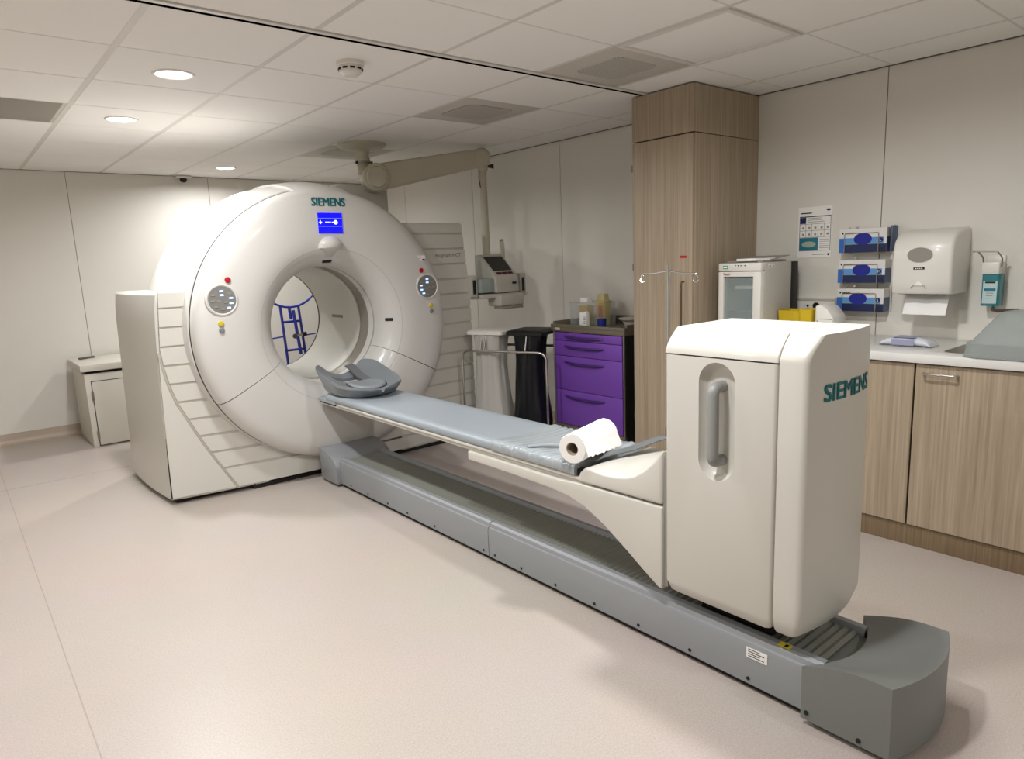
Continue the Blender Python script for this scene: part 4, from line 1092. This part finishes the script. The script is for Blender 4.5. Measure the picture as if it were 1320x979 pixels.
# ================================================================== PURPLE DRAWER CART
Ct = thing('drawer_cart', 'purple four-drawer hospital cart with a dark grey tray top', 'drawer cart', (3.68, 3.32, 0.0))
cx0, cx1, cy0, cy1 = 3.452, 3.915, 2.972, 3.660
greytop = mat('cart_top_grey', '6a6152', 0.45)
box('cabinet_shell', cx0+0.02, cx1, cy0, cy1, 0.12, 0.866, black, Ct, bevel=0.004)
box('base_skirt', cx0, cx1, cy0+0.004, cy1-0.004, 0.10, 0.172, greytop, Ct, bevel=0.006)
dz = [0.863, 0.803, 0.691, 0.438, 0.176]
for k in range(4):
    dwr = box('drawer_front', cx0-0.002, cx0+0.02, cy0+0.022, cy1-0.022, dz[k+1]+0.002, dz[k]-0.002, purple, Ct, bevel=0.002)
    zt = dz[k]-(0.028 if k == 0 else 0.040 if k == 1 else 0.045); pts = []
    for j in range(9):
        u = -1+2*j/8; pts.append((cx0-0.004-0.016*(1-u*u)**0.5, (cy0+cy1)/2+0.03+0.195*u, zt-0.008*(1-u*u)))
    tube('drawer_handle', pts, [0.004]+[0.009]*7+[0.004], purpled, dwr, n=8)
for yy in (cy0+0.008, cy1-0.008): tube('corner_post', [(cx0+0.004, yy, 0.10), (cx0+0.004, yy, 0.868)], 0.008, steeld, Ct, n=10)
box('tray_top', cx0-0.012, cx1, cy0-0.012, cy1+0.012, 0.866, 0.895, greytop, Ct, bevel=0.006)
for q in ((cx0-0.012, cx0+0.012, cy0-0.012, cy1+0.012, 0.920), (cx1-0.02, cx1, cy0-0.012, cy1+0.012, 0.955), (cx0+0.012, cx1-0.02, cy0-0.012, cy0+0.008, 0.938), (cx0+0.012, cx1-0.02, cy1-0.008, cy1+0.012, 0.938)):
    box('tray_rim', q[0], q[1], q[2], q[3], 0.89, q[4], greytop, Ct, bevel=0.005)
box('name_plate', cx0-0.0135, cx0-0.0115, cy1-0.085, cy1-0.035, 0.878, 0.894, plast, Ct)
box('plate_print', cx0-0.014, cx0-0.0134, cy1-0.078, cy1-0.042, 0.883, 0.889, gasket, Ct)
for x in (cx0+0.06, cx1-0.06):
    for y in (cy0+0.06, cy1-0.06):
        w_ = lathe('castor', [(0.012, -0.012), (0.045, -0.012), (0.050, 0.0), (0.045, 0.012), (0.012, 0.012)], 'x', (y, 0.050), black, Ct, n=20, closedprof=True)
        w_.location.x += x
        tube('castor_stem', [(x, y, 0.05), (x, y, 0.125)], 0.012, steeld, Ct, n=8)
zt = 0.8955
hd = thing('acrylic_holder', 'clear acrylic box on the purple cart holding sharps bins', 'acrylic box', (3.70, 3.50, zt))
hx0, hx1, hy0, hy1 = 3.61, 3.79, 3.345, 3.635
for q in ((hx0, hx0+0.003, hy0, hy1), (hx1-0.003, hx1, hy0, hy1), (hx0+0.003, hx1-0.003, hy0, hy0+0.003), (hx0+0.003, hx1-0.003, hy1-0.003, hy1)): box('acrylic_wall', *q, zt, 1.066, clearp, hd)
box('acrylic_floor', hx0, hx1, hy0, hy1, zt, zt+0.003, clearp, hd)
for q in ((hx0-0.001, hx0+0.004), (hx1-0.004, hx1+0.001)): box('acrylic_edge', q[0], q[1], hy0, hy1, 1.065, 1.069, mat('acrylic_edge', 'a8a49a', 0.3), hd)
def sharps(x, y, w, h, lidh, lidm, lab, label_m):
    s_ = thing('sharps_bin', lab, 'sharps bin', (x, y, zt+0.003), 'sharps bins on the purple cart')
    z0 = zt+0.0035
    loft('bin', [[(a, b, z) for a, b in rrect(x-ww, x+ww, y-ww*1.1, y+ww*1.1, 0.012)] for ww, z in ((w*0.86, z0), (w, z0+h))], yellow, s_, ang=30)
    loft('lid', [[(a, b, z) for a, b in rrect(x-ww, x+ww, y-ww*1.1, y+ww*1.1, 0.012)] for ww, z in ((w*1.05, z0+h), (w*1.05, z0+h+0.012), (w*0.8, z0+h+0.016), (w*0.72, z0+h+lidh))], lidm, s_, ang=30)
    box('label', x-w-0.001, x-w+0.006, y-w*0.8, y+w*0.8, z0+h*0.35, z0+h*0.85, label_m, s_)
sharps(3.665, 3.520, 0.042, 0.145, 0.055, paper, 'yellow sharps bin with a white lid in the acrylic box', yellow)
sharps(3.735, 3.415, 0.040, 0.165, 0.060, mat('lid_beige', 'b8ac7c', 0.5), 'yellow sharps bin with beige lid and orange label, behind the white-lidded one', mat('orange_label', 'b4682a', 0.5))
pk = thing('white_packet', 'white printed packet standing on the purple cart before the acrylic box', 'packet', (3.545, 3.425, zt))
prism('packet_body', [(3.392, zt), (3.464, zt), (3.457, 1.006), (3.433, 0.997), (3.408, 1.010), (3.396, 1.002)], 'x', 3.530, 3.567, paper, pk, bevel=0.003)
for k in range(5): box('packet_print', 3.529, 3.5302, 3.400, 3.418, 0.922+k*0.013, 0.928+k*0.013, gasket, pk)
bc = thing('blue_cup', 'small dark blue cup on the purple cart', 'cup', (3.565, 3.275, zt))
lathe('cup', [(0.0, zt), (0.029, zt), (0.034, zt+0.066), (0.031, zt+0.066), (0.027, zt+0.004), (0.0, zt+0.004)], 'z', (3.565, 3.275), mat('cup_blue', '1c2a78', 0.4), bc, n=28)
kd = thing('kidney_dish', 'pale grey pulp bowl on the purple cart next to the wardrobe', 'bowl', (3.70, 3.10, zt))
lathe('bowl', [(0.0, zt), (0.055, zt), (0.075, zt+0.045), (0.105, zt+0.062), (0.107, zt+0.067), (0.072, zt+0.052), (0.05, zt+0.008), (0.0, zt+0.008)], 'z', (3.70, 3.10), plastg, kd, n=36)

# ================================================================== WASTE BAG TROLLEY
Tb = thing('waste_bag_trolley', 'steel-framed double bag trolley with a white lid and a black lid', 'waste trolley', (0, 0, 0))
# local frame: x runs back from the front bar, y along the front; turned a little towards the room
fw0, fw1, fd = 0.025, -0.690, 0.25
tube('front_frame', fillet([(-0.02, fw0, 0.06), (-0.02, fw0, 0.722), (-0.02, fw1, 0.722), (-0.02, fw1, 0.06)], 0.07, 8), 0.010, steel, Tb, n=12)
tube('rear_frame', fillet([(fd, fw0, 0.06), (fd, fw0, 0.74), (fd, fw1, 0.74), (fd, fw1, 0.06)], 0.07, 8), 0.010, steeld, Tb, n=12)
for y in (fw0, fw1):
    tube('base_bar', [(-0.02, y, 0.085), (fd, y, 0.085)], 0.010, steeld, Tb, n=10)
    for x in (-0.02, fd): lathe('castor', [(0.010, y-0.012), (0.034, y-0.012), (0.034, y+0.012), (0.010, y+0.012)], 'y', (x, 0.034), black, Tb, n=18, closedprof=True)
box('base_shelf', -0.01, fd-0.01, fw1+0.01, fw0-0.01, 0.085, 0.095, steeld, Tb)
for yc, wy, lm, bm_, nm in ((-0.158, 0.158, plast, bagw, 'white'), (-0.497, 0.155, black, bagb, 'black')):
    for dy in ((-0.012, 0.022) if nm == 'white' else (-0.02,)):
        tube('lid_strut', [(-0.018, yc+dy, 0.722), (0.02, yc+dy, 0.845)], 0.007, steel, Tb, n=8)
    lid = loft('%s_lid' % nm, [[(x, y, z) for x, y in rrect(o, 0.33-o, yc-wy+o, yc+wy-o, 0.03)] for o, z in ((0.012, 0.838), (0.0, 0.843), (0.0, 0.864), (0.012, 0.874), (0.05, 0.878))], lm, Tb, ang=40)
    rings = []
    levels = [(0.840, 0.120, 0.118), (0.79, 0.112, 0.112), (0.70, 0.108, 0.106), (0.60, 0.106, 0.104), (0.48, 0.108, 0.112), (0.36, 0.112, 0.124), (0.26, 0.116, 0.140), (0.18, 0.118, 0.152), (0.12, 0.108, 0.145), (0.097, 0.08, 0.12)]
    for i, (z, rx, ry) in enumerate(levels):
        ring = []
        if nm == 'black': ry *= 0.92
        for k in range(48):
            a = 2*PI*k/48; ca, sa = math.cos(a), math.sin(a)
            rr = (abs(ca)**3.2+abs(sa)**3.2)**(-1/3.2)
            wv = 0.005*math.sin(a*11+i*0.4)+0.0035*math.sin(a*19-i*0.7)+0.004*math.sin(a*5+i)
            ring.append((0.125+(rx+wv)*rr*ca, yc+(ry+wv)*rr*sa, z+0.003*math.sin(a*7)))
        rings.append(ring)
    loft('%s_bag' % nm, rings, bm_, Tb, ang=70)
Tb.location = (3.07, 4.235, 0.0); Tb.rotation_euler = (0, 0, math.radians(22))

# ================================================================== DRIP STAND
Dr = thing('drip_stand', 'chrome drip stand with two hooks behind the white column', 'drip stand', (2.60, 1.97, 0.0))
tube('lower_pole', [(2.6, 1.97, 0.06), (2.6, 1.97, 0.55)], 0.0135, steel, Dr, n=16)
tube('upper_pole', [(2.6, 1.97, 0.52), (2.6, 1.97, 1.345)], 0.0105, steel, Dr, n=16)
lathe('clamp_collar', [(0.010, 0.53), (0.0145, 0.53), (0.0145, 0.57), (0.010, 0.57)], 'z', (2.6, 1.97), black, Dr, n=20, closedprof=True)
for s in (1, -1):
    yy = 1.97+s*0.15
    tube('hook_arm', [(2.6, 1.97, 1.318), (2.6, 1.97+s*0.08, 1.306), (2.6, yy, 1.304)], 0.0035, steel, Dr, n=8)
    tube('hook', [(2.6, yy-s*0.005, 1.304)]+[(2.6+0.006*math.sin(a*2), yy+0.011*math.sin(a), 1.285+0.020*math.cos(a)) for a in [2*PI*k/14 for k in range(15)]], 0.003, steel, Dr, n=8)
for k in range(5):
    a = 2*PI*k/5+0.3
    tube('foot', [(2.6, 1.97, 0.075), (2.6+0.19*math.cos(a), 1.97+0.19*math.sin(a), 0.055)], [0.014, 0.010], steeld, Dr, n=8)
    wx, wy = 2.6+0.19*math.cos(a), 1.97+0.19*math.sin(a)
    lathe('castor', [(0.006, wx-0.009), (0.025, wx-0.009), (0.025, wx+0.009), (0.006, wx+0.009)], 'x', (wy, 0.0255), black, Dr, n=16, closedprof=True)

# ================================================================== LOW WHITE CABINET BY THE FAR WALL
Lc = thing('low_cabinet', 'low white cabinet with a hinged door in the far left corner', 'cabinet', (1.2, 6.78, 0.0))
lx0, lx1, ly0, ly1 = 0.832, 1.62, 6.46, 7.105
cabw = mat('cabinet_white', 'cfcabf', 0.45)
box('body', lx0, lx1, ly0, ly1, 0.0, 0.612, cabw, Lc, bevel=0.002)
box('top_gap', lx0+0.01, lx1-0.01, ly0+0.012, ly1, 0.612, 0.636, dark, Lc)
box('top_board', lx0-0.025, lx1+0.02, ly0-0.035, ly1+0.01, 0.636, 0.690, cabw, Lc, bevel=0.003)
dd = box('door', lx0+0.045, lx0+0.52, ly0-0.016, ly0, 0.012, 0.545, cabw, Lc, bevel=0.002)
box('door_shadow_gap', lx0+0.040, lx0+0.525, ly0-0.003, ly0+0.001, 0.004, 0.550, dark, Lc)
for z in (0.10, 0.43): tube('hinge', [(lx0+0.040, ly0-0.019, z-0.035), (lx0+0.040, ly0-0.019, z+0.035)], 0.009, steeld, dd, n=8)
cl = thing('black_clip', 'small flat black clip lying on the low white cabinet', 'clip', (0.95, 6.95, 0.691))
prism('clip_body', [(0.88, 6.90), (1.00, 6.97), (1.0, 7.01), (0.87, 6.95)], 'z', 0.6905, 0.705, mat('clip_grey', '56524c', 0.5), cl, bevel=0.003)

# ================================================================== BLUE FRAME SEEN THROUGH THE BORE
Bf = thing('blue_frame_stand', 'blue tubular steel stand behind the scanner, seen through the bore', 'steel stand', (2.69, 6.6, 0.0))
by = 6.6
hc = (2.675, 1.335); hr = 0.315
tube('hoop', [(hc[0]+hr*math.cos(math.radians(a)), by, hc[1]+hr*math.sin(math.radians(a))) for a in range(185, 356, 6)], 0.011, blueframe, Bf, n=10)
tube('upright', [(2.566, by, 1.04), (2.60, by, 0.30), (2.60, by, 0.05)], 0.013, blueframe, Bf, n=10)
tube('upright', [(2.750, by, 1.03), (2.795, by, 0.30), (2.795, by, 0.05)], 0.013, blueframe, Bf, n=10)
for z, x0, x1 in ((0.878, 2.575, 2.765), (0.595, 2.585, 2.782), (0.32, 2.60, 2.793)): tube('crossbar', [(x0, by, z), (x1, by, z)], 0.012, blueframe, Bf, n=10)
tube('crossrod', [(2.44, by-0.01, 0.728), (2.575, by-0.01, 0.738)], 0.007, blueframe, Bf, n=8)
tube('crossrod', [(2.78, by-0.01, 0.730), (2.90, by-0.01, 0.738)], 0.007, blueframe, Bf, n=8)
tube('centre_bar', [(2.655, by, 1.02), (2.665, by, 0.90)], 0.016, blueframe, Bf, n=8)
tube('centre_bar', [(2.685, by-0.02, 0.99), (2.725, by-0.02, 0.55)], 0.017, blueframe, Bf, n=8)
tube('clamp_screw', [(2.655, by-0.06, 0.735), (2.76, by-0.05, 0.745)], 0.013, steel, Bf, n=10)
tube('clamp_knob', [(2.75, by-0.05, 0.745), (2.785, by-0.05, 0.748)], 0.022, black, Bf, n=12)
disc('clamp_disc', 'y', (2.66, 0.737), by-0.075, 0.025, steel, Bf, n=16, th=0.012)
for x in (2.60, 2.795): tube('foot', [(x, by-0.22, 0.02), (x, by+0.22, 0.02)], 0.018, blueframe, Bf, n=10)
for x in (2.60, 2.795): tube('foot_post', [(x, by, 0.02), (x, by, 0.06)], 0.013, blueframe, Bf, n=8)
